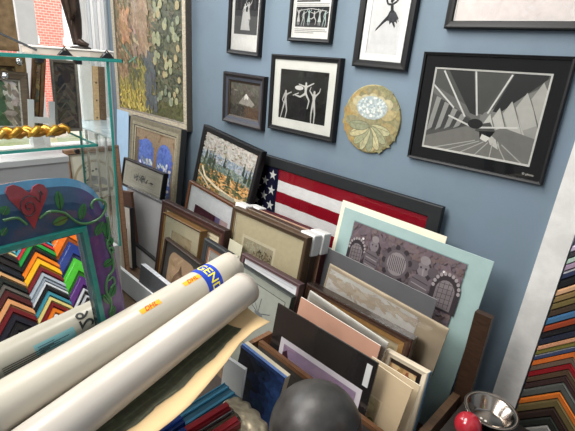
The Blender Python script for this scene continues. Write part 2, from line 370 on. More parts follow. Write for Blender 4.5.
framed('picture_frame', 'black-framed photograph of one dark leaping dancer on white, top of the wall', 'picture', M, w, h, .034, .03, BLK, mats=[(.03, (244, 244, 242))], art=art_leap, glass=True, group='black-framed pictures on the blue wall')
def art_pale(a):
    a.rect(0, 0, 1, 1, (236, 226, 222)); a.strokes(160, lambda u, v, R_: (233, 223, 219) if R_.random() < .6 else (239, 230, 227), .05, .02, jit=1)
M, w, h = wallpose((443, 28.4), (640, 31.6), .03, h=.5)
framed('picture_frame', 'wide black-framed pale picture cut off by the top right of the view', 'picture', M, w, h, .03, .03, BLK, mats=[(.004, (240, 236, 232))], art=art_pale, glass=True, group='black-framed pictures on the blue wall')
def art_peak(a):
    a.rect(0, 0, 1, 1, (70, 66, 58)); a.rect(0, 0, 1, .35, (84, 82, 76))
    a.strokes(220, lambda u, v, R_: (88-26*v, 84-26*v, 74-30*v), .03, .012, jit=7)
    a.pg([(.3, .62), (.45, .42), (.55, .3), (.66, .4), (.85, .58), (.75, .66)], (128, 124, 116)); a.pg([(.5, .38), (.55, .3), (.64, .4), (.6, .48), (.56, .42), (.5, .5)], (196, 192, 184))
    a.strokes(140, lambda u, v, R_: (74, 54, 36) if u > .5 else (44, 40, 34), .03, .01, rng=(0, .68, 1, 1), jit=8); a.ell(.2, .24, .07, .02, (120, 116, 108))
M, w, h = wallpose((221.5, 121), (261, 131.5), .035, TL=(223, 71))
framed('picture_frame', 'small dark-framed gloomy landscape with a snowy peak on the blue wall', 'picture', M, w, h, .05, .035, (40, 36, 38), art=art_peak, rise=.014, top=(66, 70, 80), lip=(.006, (70, 56, 40)), group='black-framed pictures on the blue wall', amat=M_PAINT)  # bluish sheen on the moulding is painted in by the top colour
def art_trio(a):
    a.rect(0, 0, 1, 1, (38, 38, 36)); a.strokes(120, lambda u, v, R_: (52, 51, 48) if v < .5 else (34, 33, 32), .08, .03, jit=5); a.rect(.0, .12, 1, .3, (52, 52, 50)); a.ell(.42, .34, .09, .045, (232, 230, 226))
    W = (220, 218, 212); figure(a, .56, .5, .55, W, 1); figure(a, .14, .7, .56, (204, 202, 196), 2); figure(a, .74, .68, .62, (214, 212, 206), 0)
    a.line([(.42, .44), (.3, .5)], .006, W)
M, w, h = wallpose((267, 128), (332, 143), .035, TL=(269, 53.5))
framed('picture_frame', 'square black-framed photograph of three dancers on black with a wide white mat', 'picture', M, w, h, .026, .035, BLK, mats=[(.05, (236, 235, 228))], art=art_trio, glass=True, group='black-framed pictures on the blue wall')
def art_stair(a):
    a.rect(0, 0, 1, 1, (142, 141, 136)); cx, cy = .5, .62
    a.pg([(0, 0), (1, 0), (1, .1), (cx, .5), (0, .25)], (92, 92, 88)); a.pg([(0, .2), (cx, .5), (cx, .7), (0, .8)], (122, 121, 117)); a.pg([(0, .78), (.4, .66), (.62, .66), (1, .9), (1, 1), (0, 1)], (136, 134, 128))
    a.pg([(.12, 0), (.4, .5), (.46, .52), (.36, 0)], (52, 52, 50)); a.pg([(.4, 0), (.47, .5), (.52, .5), (.68, 0)], (84, 84, 80)); a.pg([(.72, 0), (.6, .45), (.66, .46), (.98, .05), (.98, 0)], (40, 40, 40))
    a.pg([(0, .3), (.2, .42), (.42, .56), (.4, .66), (0, .86)], (96, 95, 92))
    for k in range(8): u = .05+.045*k; a.pg([(u, .34+.03*k), (u+.05, .36+.03*k), (u+.02, .72-.01*k), (u-.05, .8-.015*k)], [(168, 167, 162), (74, 74, 72)][k % 2])
    Z = [(.54, .6), (.585, .48), (.61, .53), (.655, .4), (.69, .46), (.745, .31), (.785, .38), (.85, .2), (.89, .27), (.955, .08), (1, .02), (1, .96), (.8, .86), (.6, .7)]
    a.pg(Z, (170, 168, 162))
    for k in range(5):
        p, q, r = Z[2*k], Z[2*k+1], Z[2*k+2]; a.pg([p, q, (q[0]+.16, q[1]+.42-.03*k), (p[0]+.1, p[1]+.24)], (216-6*k, 214-6*k, 206-6*k)); a.pg([q, r, (r[0]+.12, r[1]+.36), (q[0]+.14, q[1]+.42-.03*k)], (118, 117, 112))
    a.pg([(.6, .7), (.72, .62), (1, .7), (1, .98), (.8, .88)], (132, 131, 126)); a.pg([(.5, .62), (.6, .58), (.66, .68), (.58, .74), (.48, .7)], (84, 84, 80))
    for p in ([(.08, .02), (.36, .55)], [(.38, .0), (.47, .52)], [(.7, .02), (.56, .48)], [(.0, .2), (.24, .46)], [(.2, .56), (.44, .66)], [(.5, .66), (.84, .6)]): a.line(p, .007, (232, 230, 224))
    a.pg([(.52, .7), (.66, .68), (.62, .78), (.54, .8)], (20, 20, 20)); a.pg([(.55, .73), (.63, .76), (.6, .82), (.54, .79)], (240, 238, 230)); a.ell(.47, .62, .07, .06, (34, 34, 34))
    for k in range(7): a.line([(.5+.04*k, .82), (.1+.14*k, 1)], .004, (196, 194, 188))
M, w, h = wallpose((406.5, 157), (541, 186), .025, TL=(425.5, 51.5))
t = framed('picture_frame', 'large black-matted photograph of a spiral staircase in a thin black frame, beside the white upright', 'picture', M, w, h, .012, .025, (24, 25, 28), mats=[(.048, (30, 30, 31)), (.006, (222, 220, 214))], art=art_stair, glass=True, group='black-framed pictures on the blue wall')
vs, fs = text_geo('© photo', .012); mb = MB(); mb.add([(v[0]+w*.40, v[1]+.03, -.010) for v in vs], fs, S(170, 168, 160)); mb.build('signature', M_INK, t)
# round painted plaque
cc = aty(370.3, 119.5, -.012); rr = .163
M = mat4((1, 0, 0), (0, 0, 1), (0, -1, 0), cc)
t = thing('round_painting', 'round painting of a pale flower head with green leaves hung on the blue wall', 'painting', M)
mb = MB(); mb.lathe([(0, -.012), (rr, -.012), (rr, -.002), (rr-.004, 0), (0, 0)], 64, S(150, 138, 92)); mb.build('disc', M_PAINT, t)
a = Art(2*rr, 2*rr, 0, -rr, .0004); a.ell(.5, .5, .485, .485, (146, 134, 92), 48)
inside = lambda u, v: (u-.5)**2+(v-.5)**2 < .205
a.strokes(260, lambda u, v, R_: ((156, 132, 82) if u < .35 else (132, 126, 92)) if inside(u, v) else None, .06, .03, jit=5)
for k in range(11):
    an = k*2*PI/11+.2; cx, cy = .5+.33*math.cos(an), .52+.33*math.sin(an); a.ell(cx, cy, .13, .075, [(150, 136, 94), (134, 130, 100), (164, 150, 108), (122, 118, 86)][k % 4], 20, -an)
for k in range(8):
    an = .15+k*.42; cx, cy = .5+.19*math.cos(an), .6+.2*math.sin(an); a.ell(cx, cy, .19, .075, (98, 98, 74), 20, -an); a.ell(cx, cy, .182, .066, [(168, 164, 128), (146, 148, 116), (180, 172, 132), (134, 138, 110)][k % 4], 20, -an); a.line([(.5, .58), (.5+.36*math.cos(an), .58+.36*math.sin(an))], .0025, (116, 116, 88))
for k in range(5): a.ell(.24+.13*k, .2+.03*abs(k-2), .09, .08, (176, 168, 134))
a.ell(.5, .33, .27, .17, (158, 168, 166)); R_ = random.Random(3)
for k in range(120):
    an, q = R_.random()*2*PI, math.sqrt(R_.random()); cl = R_.choice([(196, 204, 200), (176, 188, 190), (208, 212, 204), (150, 164, 168)])
    a.ell(.5+.25*q*math.cos(an), .33+.155*q*math.sin(an), .022, .018, cl, 7)
a.build('painted_flower', M_PAINT, t)
# big garden painting by the window
def art_garden(a):
    def c(u, v, R_):
        v = (v-.36)/.64
        if v > .72 and u < .5: return (166, 152, 84) if R_.random() < .7 else (132, 124, 70)
        if u > .62:
            return R_.choice([(76, 82, 62), (84, 88, 66), (68, 74, 60), (98, 98, 74)]) if v < .85 else (86, 88, 52)
        if u < .22: return R_.choice([(142, 116, 84), (112, 108, 78), (158, 134, 104), (124, 100, 74)])
        if v > .5: return R_.choice([(128, 124, 72), (98, 100, 64), (146, 138, 78), (82, 86, 74)])
        return R_.choice([(136, 114, 90), (116, 110, 80), (148, 130, 102), (98, 96, 74), (128, 106, 90)])
    a.rect(0, 0, 1, 1, (104, 100, 70)); a.strokes(700, c, .2, .07, jit=4); a.strokes(1500, c, .07, .018, ang=lambda u, v: 1.1 if u < .55 else .3, jit=5)
    v_ = lambda v: .36+.64*v
    a.strokes(60, lambda u, v, R_: (164, 124, 88), .1, .03, rng=(.1, v_(.12), .22, v_(.36))); a.strokes(70, lambda u, v, R_: (152, 132, 110), .12, .03, rng=(.3, v_(.0), .5, v_(.45)), ang=lambda u, v: 1.2)
    a.strokes(80, lambda u, v, R_: (82, 88, 90), .09, .03, rng=(.46, v_(.45), .62, v_(.92)), ang=lambda u, v: 1.1, jit=6); a.strokes(60, lambda u, v, R_: (150, 126, 100), .1, .03, rng=(.38, v_(.05), .52, v_(.45)), ang=lambda u, v: 1.1, jit=8); a.line([(.1, v_(.4)), (.32, v_(.56))], .02, (86, 112, 92)); a.line([(.18, v_(.6)), (.3, v_(.86))], .016, (88, 98, 80)); a.line([(.2, v_(.56)), (.34, v_(.5))], .014, (96, 140, 116))
    R_ = random.Random(11)
    for k in range(60):
        u = .62+.34*R_.random(); v = v_(R_.random()*.86); q = R_.uniform(.014, .032); a.ell(u, v, q, q*.8, R_.choice([(158, 158, 122), (146, 150, 116), (134, 142, 116), (164, 150, 110), (116, 126, 104)]), 9)
    a.strokes(90, lambda u, v, R_: (190, 172, 84), .05, .014, rng=(.0, v_(.78), .45, 1))
M, w, h = wallpose((117.5, 112.5), (187, 131.8), .05, h=1.5)
framed('painting', 'tall impressionist garden painting in a pale wooden frame at the window end of the wall', 'painting', M, w, h, .055, .05, (182, 172, 150), art=art_garden, lip=(.006, (120, 112, 92)), fmat=M_WOOD, side=(70, 66, 60), amat=M_PAINT)

# ================================================================== CORNER SAMPLES ON THE WALL AT THE RIGHT
def chevron(mb, ap, a, th, c, c2=None, lo=0):
    """mitred corner of moulding: apex point (s,t), arm reach a, vertical thickness th"""
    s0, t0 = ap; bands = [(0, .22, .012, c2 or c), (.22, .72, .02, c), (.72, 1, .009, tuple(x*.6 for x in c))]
    L = lambda f: [(s0-a, t0-a-th*f), (s0, t0-th*f), (s0+a, t0-a-th*f)]
    for f0, f1, z, cc in bands:
        A, B = L(f0), L(f1); n = 3
        vs = [(p[0], p[1], 0) for p in A+B]+[(p[0], p[1], z) for p in A+B]
        mb.add(vs, [(6, 7, 10, 9), (7, 8, 11, 10), (0, 1, 7, 6), (1, 2, 8, 7), (3, 9, 10, 4), (4, 10, 11, 5), (0, 6, 9, 3), (2, 5, 11, 8)], S(cc))
rows = [(246, 'lilac grey', (176, 164, 184)), (253, 'charcoal', (54, 54, 58)), (259, 'pale green', (156, 176, 164)), (265, 'mauve', (150, 130, 150)), (272, 'navy and silver', (44, 52, 78)), (281, 'black', (30, 30, 32)),
 (290, 'pale tan', (188, 150, 116)), (297, 'khaki', (122, 102, 66)), (304, 'olive', (104, 92, 56)), (311, 'dark brown', (66, 54, 44)), (318, 'steel blue', (64, 104, 138)), (326, 'rust red', (140, 62, 38)), (333, 'black', (34, 32, 34)),
 (339, 'midnight blue', (40, 44, 58)), (346, 'light tan', (196, 142, 110)), (350.5, 'olive green', (112, 106, 54)), (355, 'silver edged navy', (60, 70, 100)), (360.5, 'bright orange', (206, 106, 48)), (366, 'taupe', (104, 86, 74)),
 (371.5, 'crimson', (136, 30, 36)), (377, 'walnut brown', (84, 66, 52)), (383, 'plum brown', (62, 46, 44)), (389, 'slate grey', (84, 86, 82)), (398, 'orange', (196, 108, 44)), (404, 'olive brown', (98, 86, 56)), (413, 'dark chocolate', (48, 36, 32)), (421, 'black green', (42, 46, 42)), (429, 'pale grey', (150, 148, 144)), (436, 'ebony', (34, 30, 30)), (445, 'oak', (120, 90, 60))]
zs = [aty(575-60*(y-238)/177, y, -.012)[2] for y, _, _ in rows]
for i in range(len(rows)-1):
    y, nm, c = rows[i]; th = zs[i]-zs[i+1]; a_ = .118
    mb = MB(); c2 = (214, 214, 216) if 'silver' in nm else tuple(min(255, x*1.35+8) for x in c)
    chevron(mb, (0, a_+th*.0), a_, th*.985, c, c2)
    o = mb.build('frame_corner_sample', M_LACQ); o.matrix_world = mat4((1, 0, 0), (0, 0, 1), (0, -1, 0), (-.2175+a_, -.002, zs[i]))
    lb = f'{nm} chevron corner sample on the right wall, ' + (f'just below the {rows[i-1][1]} one' if i else f'topmost above {rows[1][1]}')
    tag(o, lb, 'frame sample', 'frame corner samples on the right wall')
# the display behind the photographer that the painted mirror shows
sb = thing('moulding_sample_board', 'board of coloured chevron frame corner samples, seen reflected in the painted mirror', 'sample board', mat4((0, -1, 0), (0, 0, 1), (-1, 0, 0), (.318, -1.0, 0)))
mb = MB(); mb.prism([(-.6, 0), (.5, 0), (.5, 1.4), (-.6, 1.4)], 0, .012, S(70, 66, 62)); mb.build('backing_board', M_WOOD, sb)
K = (34, 32, 33)
colB = [(1.03, K), (1.0, (70, 170, 190)), (.98, (206, 52, 62)), (.955, (40, 150, 66)), (.918, K), (.888, (236, 130, 34)), (.852, (244, 186, 36)), (.808, (120, 38, 44)), (.772, (172, 182, 192)), (.742, (150, 160, 172)), (.722, (210, 214, 218)), (.70, K), (.668, (66, 140, 156)), (.636, (222, 204, 128)), (.606, (124, 34, 36)), (.572, (226, 122, 34)), (.536, (236, 236, 236)), (.51, K), (.47, (100, 80, 60)), (.43, (180, 150, 60)), (.4, K)]
colC = [(1.06, (244, 196, 40)), (1.0, (242, 120, 28)), (.893, (40, 62, 132)), (.795, (78, 190, 52)), (.688, (92, 50, 122)), (.61, (206, 206, 210)), (.592, K), (.572, (210, 210, 214)), (.55, K), (.52, (70, 40, 90)), (.47, K), (.4, K)]
colA = [(1.08, K), (1.02, (110, 190, 200)), (.995, (214, 196, 140)), (.975, K), (.935, (40, 36, 36)), (.89, (30, 34, 40)), (.845, (206, 160, 110)), (.815, (36, 40, 36)), (.775, (96, 92, 86)), (.745, (80, 36, 36)), (.70, (214, 154, 104)), (.66, (110, 34, 38)), (.62, (38, 36, 46)), (.57, K), (.52, (176, 176, 178)), (.49, (150, 152, 156)), (.46, (222, 206, 170)), (.43, K), (.4, K)]
for yc, cl in ((-1.185, colA), (-.992, colB), (-.80, colC), (-1.38, colA), (-.61, colA)):
    for (z0, c), (z1, _) in zip(cl, cl[1:]):
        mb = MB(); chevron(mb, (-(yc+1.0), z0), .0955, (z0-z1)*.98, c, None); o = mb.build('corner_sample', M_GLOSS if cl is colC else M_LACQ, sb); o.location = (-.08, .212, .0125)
# ================================================================== LEANING STACK ALONG THE WALL (back to front)
t_ = math.tan(math.radians(9))
# --- flag case
M, w, h = pose((214, 139.5), (443, 207.5), P0=(-.75, -.05, 1.04), lean=3, zb=.02)
w2 = w
t = thing('flag_case', 'american flag folded flat in a long black display frame leaning on the blue wall', 'framed flag', M)
mb = MB(); m = .062
mb.rings(w, h, [(0, -.028, S(20, 20, 22)), (0, -.002, S(30, 32, 34)), (.003, 0, S(36, 38, 40)), (m-.004, -.001, S(26, 27, 29)), (m, -.004, S(18, 18, 20)), (m, -.018, S(18, 18, 20))])
mb.poly([(-w/2, 0), (-w/2, h), (w/2, h), (w/2, 0)], -.028, S(60, 50, 42)); mb.build('frame', M_LACQ, t)
fw_, fh_ = w-2*m, h-2*m
def to_uv(px, py, P0=(-.75, -.05, 1.04), lean=3):
    l = math.radians(lean); n = np.array([0, -math.cos(l), math.sin(l)]); p = M.inverted() @ Vector(hitp(px, py, P0, n)); return p.x, p.y
xc = to_uv(276, 185)[0]               # right edge of the canton
sh = fh_/13
mb = MB(); NX = 60
def zrip(x, y): return -.0135+.0022*math.sin(x*38+y*20)+.0012*math.sin(x*90-y*33)
for k in range(13):
    y1 = m+fh_-k*sh; y0 = y1-sh; col = S(158, 18, 40) if k % 2 == 0 else S(252, 251, 250)
    x0 = xc if k < 7 else -fw_/2
    xs = [x0+(fw_/2-x0)*i/NX for i in range(NX+1)]; ys = [y0+(y1-y0)*j/3 for j in range(4)]
    mb.add([(x, y, zrip(x, y)) for y in ys for x in xs], [(j*(NX+1)+i, j*(NX+1)+i+1, (j+1)*(NX+1)+i+1, (j+1)*(NX+1)+i) for j in range(3) for i in range(NX)], col)
fl = mb.build('stripes', M_CLOTH, t, smooth=True)
mb = MB(); yb = m+fh_-7*sh; xs = [-fw_/2+(xc+fw_/2)*i/30 for i in range(31)]; ys = [yb+7*sh*j/12 for j in range(13)]
mb.add([(x, y, zrip(x, y)) for y in ys for x in xs], [(j*31+i, j*31+i+1, (j+1)*31+i+1, (j+1)*31+i) for j in range(12) for i in range(30)], S(28, 30, 58)); can = mb.build('canton', M_CLOTH, t, smooth=True)
cw = xc-(-fw_/2)
mb = MB(); colw = .064; rowh = 7*sh/10
for r in range(9):
    for c in range(12):
        if (c+r) % 2: continue
        cx, cy = xc-.045-colw*c*.98, m+fh_-rowh*(r+1)
        if cx < -fw_/2+.03: continue
        pts = [(cx+(.034 if k % 2 == 0 else .0135)*math.cos(PI/2+k*PI/5), cy+(.034 if k % 2 == 0 else .0135)*math.sin(PI/2+k*PI/5)) for k in range(10)]
        mb.poly(pts, -.0095, S(235, 235, 232))
mb.build('stars', M_CLOTH, can)
g = MB(); g.poly([(-w/2+m, m), (w/2-m, m), (w/2-m, h-m), (-w/2+m, h-m)], -.006, S(255, 255, 255)); g.build('glass_pane', M_GLASS, t)

# --- pictures standing at the window end
M, w, h = pose((117, 109), (128.5, 112.5), Y0=-.07, lean=4, zb=.0)
board('mat_board', 'narrow pale blue board added for the window-lit wall behind the gilt picture of two arches', 'board', M, w, h, .004, (176, 208, 236))  # added board; its pale blue stands in for window light on the wall
def art_arch(a_):
    a_.rect(0, 0, 1, 1, (120, 124, 130)); a = Art(a_.w, a_.w*1.25, a_.ox, a_.oy+a_.h-a_.w*1.25, a_.z+.0003); a.rect(0, 0, 1, 1, (150, 130, 104)); a.strokes(150, lambda u, v, R_: (140, 116, 90) if v < .45 else (120, 130, 140), .05, .02)
    for u0, u1 in ((.1, .5), (.58, .94)):
        um = (u0+u1)/2; a.pg([(u0, .75), (u1, .75), (u1, .24)]+[(um+(u1-um)*math.cos(q), .24-.15*math.sin(q)) for q in [PI*k/10 for k in range(1, 10)]]+[(u0, .24)], (92, 120, 196))
    a.strokes(120, lambda u, v, R_: (84, 112, 190) if abs(u-.54) > .06 else None, .05, .02, rng=(.1, .14, .94, .42), jit=12)
    a.strokes(170, lambda u, v, R_: R_.choice([(206, 214, 222), (150, 170, 200), (120, 136, 150), (226, 228, 228)]), .05, .02, rng=(.1, .3, .95, .8))
    a.rect(.0, .1, .1, 1, (104, 92, 78)); a.rect(.5, .14, .58, .7, (150, 122, 92))
    a.strokes(90, lambda u, v, R_: R_.choice([(90, 96, 104), (60, 66, 70), (190, 196, 200)]), .04, .016, rng=(.2, .74, 1, 1))
    for k in range(4): figure(a, .42+.12*k, .62+.05*(k % 2), .2, [(40, 42, 50), (226, 226, 224)][k % 2], 0, True)
    a_.add(a.v, a.f, a.c)
M, w, h = pose((130.5, 114.5), (181.5, 129.5), Y0=-.12, lean=6, bot=(121, 196))
h = 0.62
M, w, h = pose((130.5, 114.5), (181.5, 129.5), Y0=-.12, lean=6, zb=.0)
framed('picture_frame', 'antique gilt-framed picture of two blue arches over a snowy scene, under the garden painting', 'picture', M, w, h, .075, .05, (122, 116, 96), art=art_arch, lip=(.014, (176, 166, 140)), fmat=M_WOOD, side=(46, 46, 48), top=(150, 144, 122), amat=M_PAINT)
def art_flower_ink(a):
    a.rect(0, 0, 1, 1, (206, 202, 186)); a.line([(.16, .2), (.84, .2), (.84, .82), (.16, .82), (.16, .2)], .002, (150, 148, 138))
    a.strokes(120, lambda u, v, R_: R_.choice([(70, 72, 72), (110, 112, 110), (150, 150, 146)]) if ((u-.45)/.2)**2+((v-.5)/.2)**2 < 1 else None, .03, .008, rng=(.2, .25, .75, .75)); a.line([(.5, .6), (.7, .56), (.8, .66)], .004, (90, 92, 90)); a.ell(.76, .52, .05, .05, (70, 72, 72))
M, w, h = pose((123.5, 157), (164, 173.5), Y0=-.24, lean=12, bot=(122.5, 185.5))
framed('picture_frame', 'small black-framed ink drawing of flowers on cream, propped in front of the arches picture', 'picture', M, w, h, .018, .04, (22, 22, 24), mats=[(.03, (214, 210, 196))], art=art_flower_ink, glass=True)
def art_canyon(a):
    def c(u, v, R_):
        if v < .3: return (176, 174, 166) if R_.random() < .75 else (180, 168, 158)
        if v < .44: return R_.choice([(150, 160, 172), (170, 172, 172), (130, 146, 158)])
        if v < .58: return R_.choice([(96, 118, 116), (112, 126, 112), (140, 148, 136)])
        return R_.choice([(198, 144, 84), (214, 160, 98), (172, 128, 78), (206, 172, 120), (96, 96, 64), (70, 80, 56)])
    a.rect(0, 0, 1, 1, (160, 150, 120)); a.strokes(2400, c, .03, .009, ang=lambda u, v: .2, jit=4)
    R_ = random.Random(4)
    for k in range(34):
        u, v = R_.random(), .3+.35*R_.random()
        if u < .3 or R_.random() < .35: a.pg([(u-.025, v+.13), (u+.025, v+.13), (u, v-.1)], R_.choice([(52, 66, 48), (64, 80, 60), (44, 56, 44)]))
    for k in range(46): a.ell(R_.random(), .56+.4*R_.random(), .03, .022, R_.choice([(74, 84, 52), (56, 68, 46), (96, 98, 60)]), 7)
    a.line([(.06, .62), (.16, .78), (.4, .86), (.75, .9), (1, .84)], .018, (222, 204, 170)); a.line([(.0, .74), (.1, .8), (.3, .95)], .012, (196, 186, 160)); a.rect(.5, .88, .8, 1, (150, 148, 130))
M, w, h = pose((203.5, 124), (262.5, 151.5), Y0=-.17, lean=9, bot=(186.5, 183))
framed('painting', 'black-framed colourful desert canyon landscape leaning tilted in front of the flag', 'painting', M, w, h, .036, .04, (20, 21, 23), art=art_canyon, amat=M_PAINT, lip=(.004, (60, 56, 50)))
def art_wine(a):
    a.rect(0, 0, 1, 1, (236, 236, 238)); a.rect(.14, .2, .86, 1, (74, 22, 44)); a.rect(.6, .2, .72, 1, (120, 110, 150)); a.rect(.7, .2, .86, 1, (206, 178, 178)); a.strokes(60, lambda u, v, R_: (92, 30, 54), .06, .01, rng=(.16, .25, .58, .95), ang=lambda u, v: 0, jit=5)
M, w, h = pose((189, 180), (239.5, 208.5), Y0=-.245, lean=9, zb=.12)
framed('picture_frame', 'walnut-framed picture with a wine red image in a wide white mat, under the canyon landscape', 'picture', M, w, h, .022, .03, (104, 62, 36), mats=[(.004, (238, 238, 240))], art=art_wine, fmat=M_WOOD, glass=True)

# --- grey boards at the far left of the stack
for (TL, TR, Y, lb) in (((128, 186), (166, 204), -.30, 'grey storage panel with a dark rim standing behind the bronze-edged frames'), ((131, 240), (158, 262), -.36, 'light grey panel with a black top rim, lower of the two behind the brown frames')):
    M, w, h = pose(TL, TR, Y0=Y, lean=7, zb=.12)
    if M.translation.x-w/2 < -2.5: M, w, h = pose(TL, TR, Y0=Y, lean=7, zb=.0)
    t = thing('storage_panel', lb, 'panel', M); mb = MB(); mb.prism([(-w/2, 0), (w/2, 0), (w/2, h-.012), (-w/2, h-.012)], -.02, 0, S(168, 168, 168)); mb.build('face', M_PLAST, t)
    mb = MB(); mb.box(-w/2-.002, w/2+.002, h-.014, h, -.022, .003, S(34, 34, 36) if Y < -.33 else S(96, 96, 98)); mb.build('rim', M_PLAST, t)

def edge_frame(name, label, TL, TR, Y0, lean, zb, yaw=0, **k): pass
# --- brown nest of frames
def art_cream(a): a.rect(0, 0, 1, 1, (206, 196, 170)); a.strokes(60, lambda u, v, R_: (200, 190, 162), .1, .04, jit=4)
M, w, h = pose((162, 199.5), (225, 231), Y0=-.475, lean=9, zb=.12)
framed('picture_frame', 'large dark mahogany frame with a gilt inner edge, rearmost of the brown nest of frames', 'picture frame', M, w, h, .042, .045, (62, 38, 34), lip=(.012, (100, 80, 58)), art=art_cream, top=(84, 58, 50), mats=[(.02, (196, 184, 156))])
def art_sepia(a): a.rect(0, 0, 1, 1, (198, 182, 150)); a.strokes(80, lambda u, v, R_: (188, 170, 138), .06, .02, jit=6); a.ell(.5, .5, .2, .25, (178, 158, 126))
M, w, h = pose((163, 212), (200.5, 231.5), Y0=-.53, lean=9, zb=.12)
framed('picture_frame', 'narrow bronze-edged frame holding a tan print in a beige mat, leaning inside the mahogany frame', 'picture frame', M, w, h, .012, .05, (70, 46, 30), lip=(.003, (150, 112, 60)), mats=[(.075, (204, 194, 166)), (.003, (180, 160, 120))], art=art_sepia, side=(104, 76, 42), glass=True)
def art_terra(a): a.rect(0, 0, 1, 1, (150, 148, 144)); a.strokes(60, lambda u, v, R_: (136, 134, 130), .08, .03, jit=5)
M, w, h = pose((204, 238), (231, 255), Y0=-.575, lean=9, zb=.12)
framed('picture_frame', 'charcoal frame with a terracotta inner mat, squeezed behind the lettered tube', 'picture frame', M, w, h, .03, .03, (58, 60, 62), lip=(.004, (90, 90, 90)), mats=[(.016, (150, 108, 84))], art=art_terra)
def art_horse(a):
    a.rect(0, 0, 1, 1, (62, 60, 58))
    def rr(x0, y0, x1, y1, r, c): a.pg([(x0+r+ -r*math.cos(q), y0+r-r*math.sin(q)) for q in [PI/2*k/5 for k in range(6)]]+[(x1-r+r*math.sin(q), y0+r-r*math.cos(q)) for q in [PI/2*k/5 for k in range(6)]]+[(x1, y1), (x0, y1)], c)
    rr(.13, .09, .9, .98, .16, (150, 126, 100)); a.strokes(90, lambda u, v, R_: (160, 134, 106) if .18 < u < .85 else None, .05, .02, rng=(.18, .16, .85, .95), jit=8)
    D = (92, 70, 54)
    a.pg([(.3, .98), (.26, .62), (.34, .42), (.46, .3), (.6, .32), (.72, .46), (.78, .66), (.8, .98)], (110, 86, 66)); a.pg([(.44, .34), (.5, .2), (.56, .33)], D); a.ell(.52, .52, .14, .16, (128, 102, 80)); a.ell(.44, .48, .03, .03, (54, 42, 36)); a.ell(.62, .5, .03, .03, (54, 42, 36)); a.line([(.5, .56), (.48, .74), (.54, .8)], .006, D); a.ell(.66, .74, .1, .12, (136, 112, 90))
M, w, h = pose((164.5, 237.5), (200.5, 264.5), Y0=-.615, lean=9, zb=.12)
framed('picture_frame', 'dark grey frame around a brown animal portrait with rounded corners, in front of the nest', 'picture frame', M, w, h, .014, .03, (66, 50, 40), art=art_horse, fmat=M_LACQ)

# --- etching, frames with white corner guards
def guard(mb_, x, y, s): pass
def guarded(M, w, h, label, c1, c2, corners):
    t = thing('picture_frame', label, 'picture frame', M); mb = MB()
    mb.rings(w, h, [(0, -.045, S(c2)), (0, -.004, S(c1)), (.004, 0, S(c1)), (.04, -.002, S(c2)), (.044, -.02, S(c2))]); mb.poly([(-w/2, 0), (-w/2, h), (w/2, h), (w/2, 0)], -.02, S(90, 80, 66)); mb.build('frame', M_LACQ, t)
    for sx in corners:
        mb = MB(); x = sx*w/2; i = -sx
        q = [(x-i*.008, h+.008), (x+i*.085, h+.008), (x+i*.085, h-.03), (x+i*.04, h-.036), (x+i*.034, h-.10), (x-i*.008, h-.10)]
        if sx < 0: q = q[::-1]
        mb.prism(q, -.052, .007, S(240, 240, 238), S(206, 206, 204)); o = mb.build('corner_guard', M_PLAST, t)
        bv = o.modifiers.new('soft', 'BEVEL'); bv.width = .006; bv.segments = 3
M, w, h = pose((250, 206), (324, 235.5), Y0=-.298, lean=9, zb=.12)
guarded(M, w, h, 'tan and burgundy frame with white corner guards, rear one just in front of the flag', (150, 116, 92), (66, 22, 28), (-1, 1))
M, w, h = pose((237, 203.5), (314.5, 237), Y0=-.362, lean=9, zb=.12)
guarded(M, w, h, 'brown frame with white corner guards, directly behind the cream etching', (92, 76, 60), (60, 44, 34), (-1, 1))
def art_etch(a):
    a.rect(0, 0, 1, 1, (206, 194, 162)); a.rect(.14, .15, .66, .5, (222, 212, 184)); a.rect(.17, .175, .63, .47, (178, 166, 140))
    a.strokes(240, lambda u, v, R_: R_.choice([(110, 100, 80), (84, 76, 60), (150, 136, 108)]) if v > .26+.05*math.sin(u*9) else (190, 184, 160), .022, .006, rng=(.18, .18, .62, .465), jit=8); a.rect(.57, .3, .63, .47, (170, 112, 78))
M, w, h = pose((232.5, 206), (307.5, 238), Y0=-.42, lean=9, bot=None, zb=.12)
framed('picture_frame', 'brown-framed old etching of a town in a wide cream mat, mid stack', 'picture frame', M, w, h, .022, .04, (70, 56, 42), lip=(.004, (140, 118, 84)), art=art_etch, glass=True, mats=[(.006, (206, 196, 166))], side=(76, 58, 40))
M, w, h = pose((230, 238.5), (242.5, 246), Y0=-.45, lean=9, h=.09)
board('paper_card', 'small blank cream card tucked at the left of the etching', 'card', M, w, h, .002, (204, 200, 176))
def art_white(a): a.rect(0, 0, 1, 1, (226, 228, 232))
M, w, h = pose((241.5, 253), (300, 285), Y0=-.515, lean=9, zb=.12)
framed('picture_frame', 'mauve-brown frame around a blank white mat, in front of the etching', 'picture frame', M, w, h, .02, .035, (96, 72, 74), art=art_white, mats=[(.02, (224, 226, 230))], top=(116, 90, 90))
def art_boat(a):
    a.rect(0, 0, 1, 1, (196, 200, 188)); a.line([(.1, .09), (.9, .09), (.9, .75), (.1, .75), (.1, .09)], .003, (50, 52, 52)); a.rect(.105, .093, .895, .745, (204, 206, 196)); I = (92, 100, 104)
    a.line([(.3, .3), (.5, .36), (.7, .3)], .004, I); a.line([(.5, .2), (.48, .44)], .004, I); a.line([(.36, .24), (.5, .36), (.66, .42)], .003, I); a.ell(.5, .36, .08, .02, (140, 146, 148)); a.line([(.28, .42), (.44, .46), (.6, .44)], .003, (120, 126, 128))
M, w, h = pose((238.5, 263), (292, 297.5), Y0=-.565, lean=9, zb=.12)
framed('picture_frame', 'thin dark-framed pencil sketch on pale green, beside the end of the plain white tube', 'picture frame', M, w, h, .007, .03, (60, 66, 64), art=art_boat, glass=True)

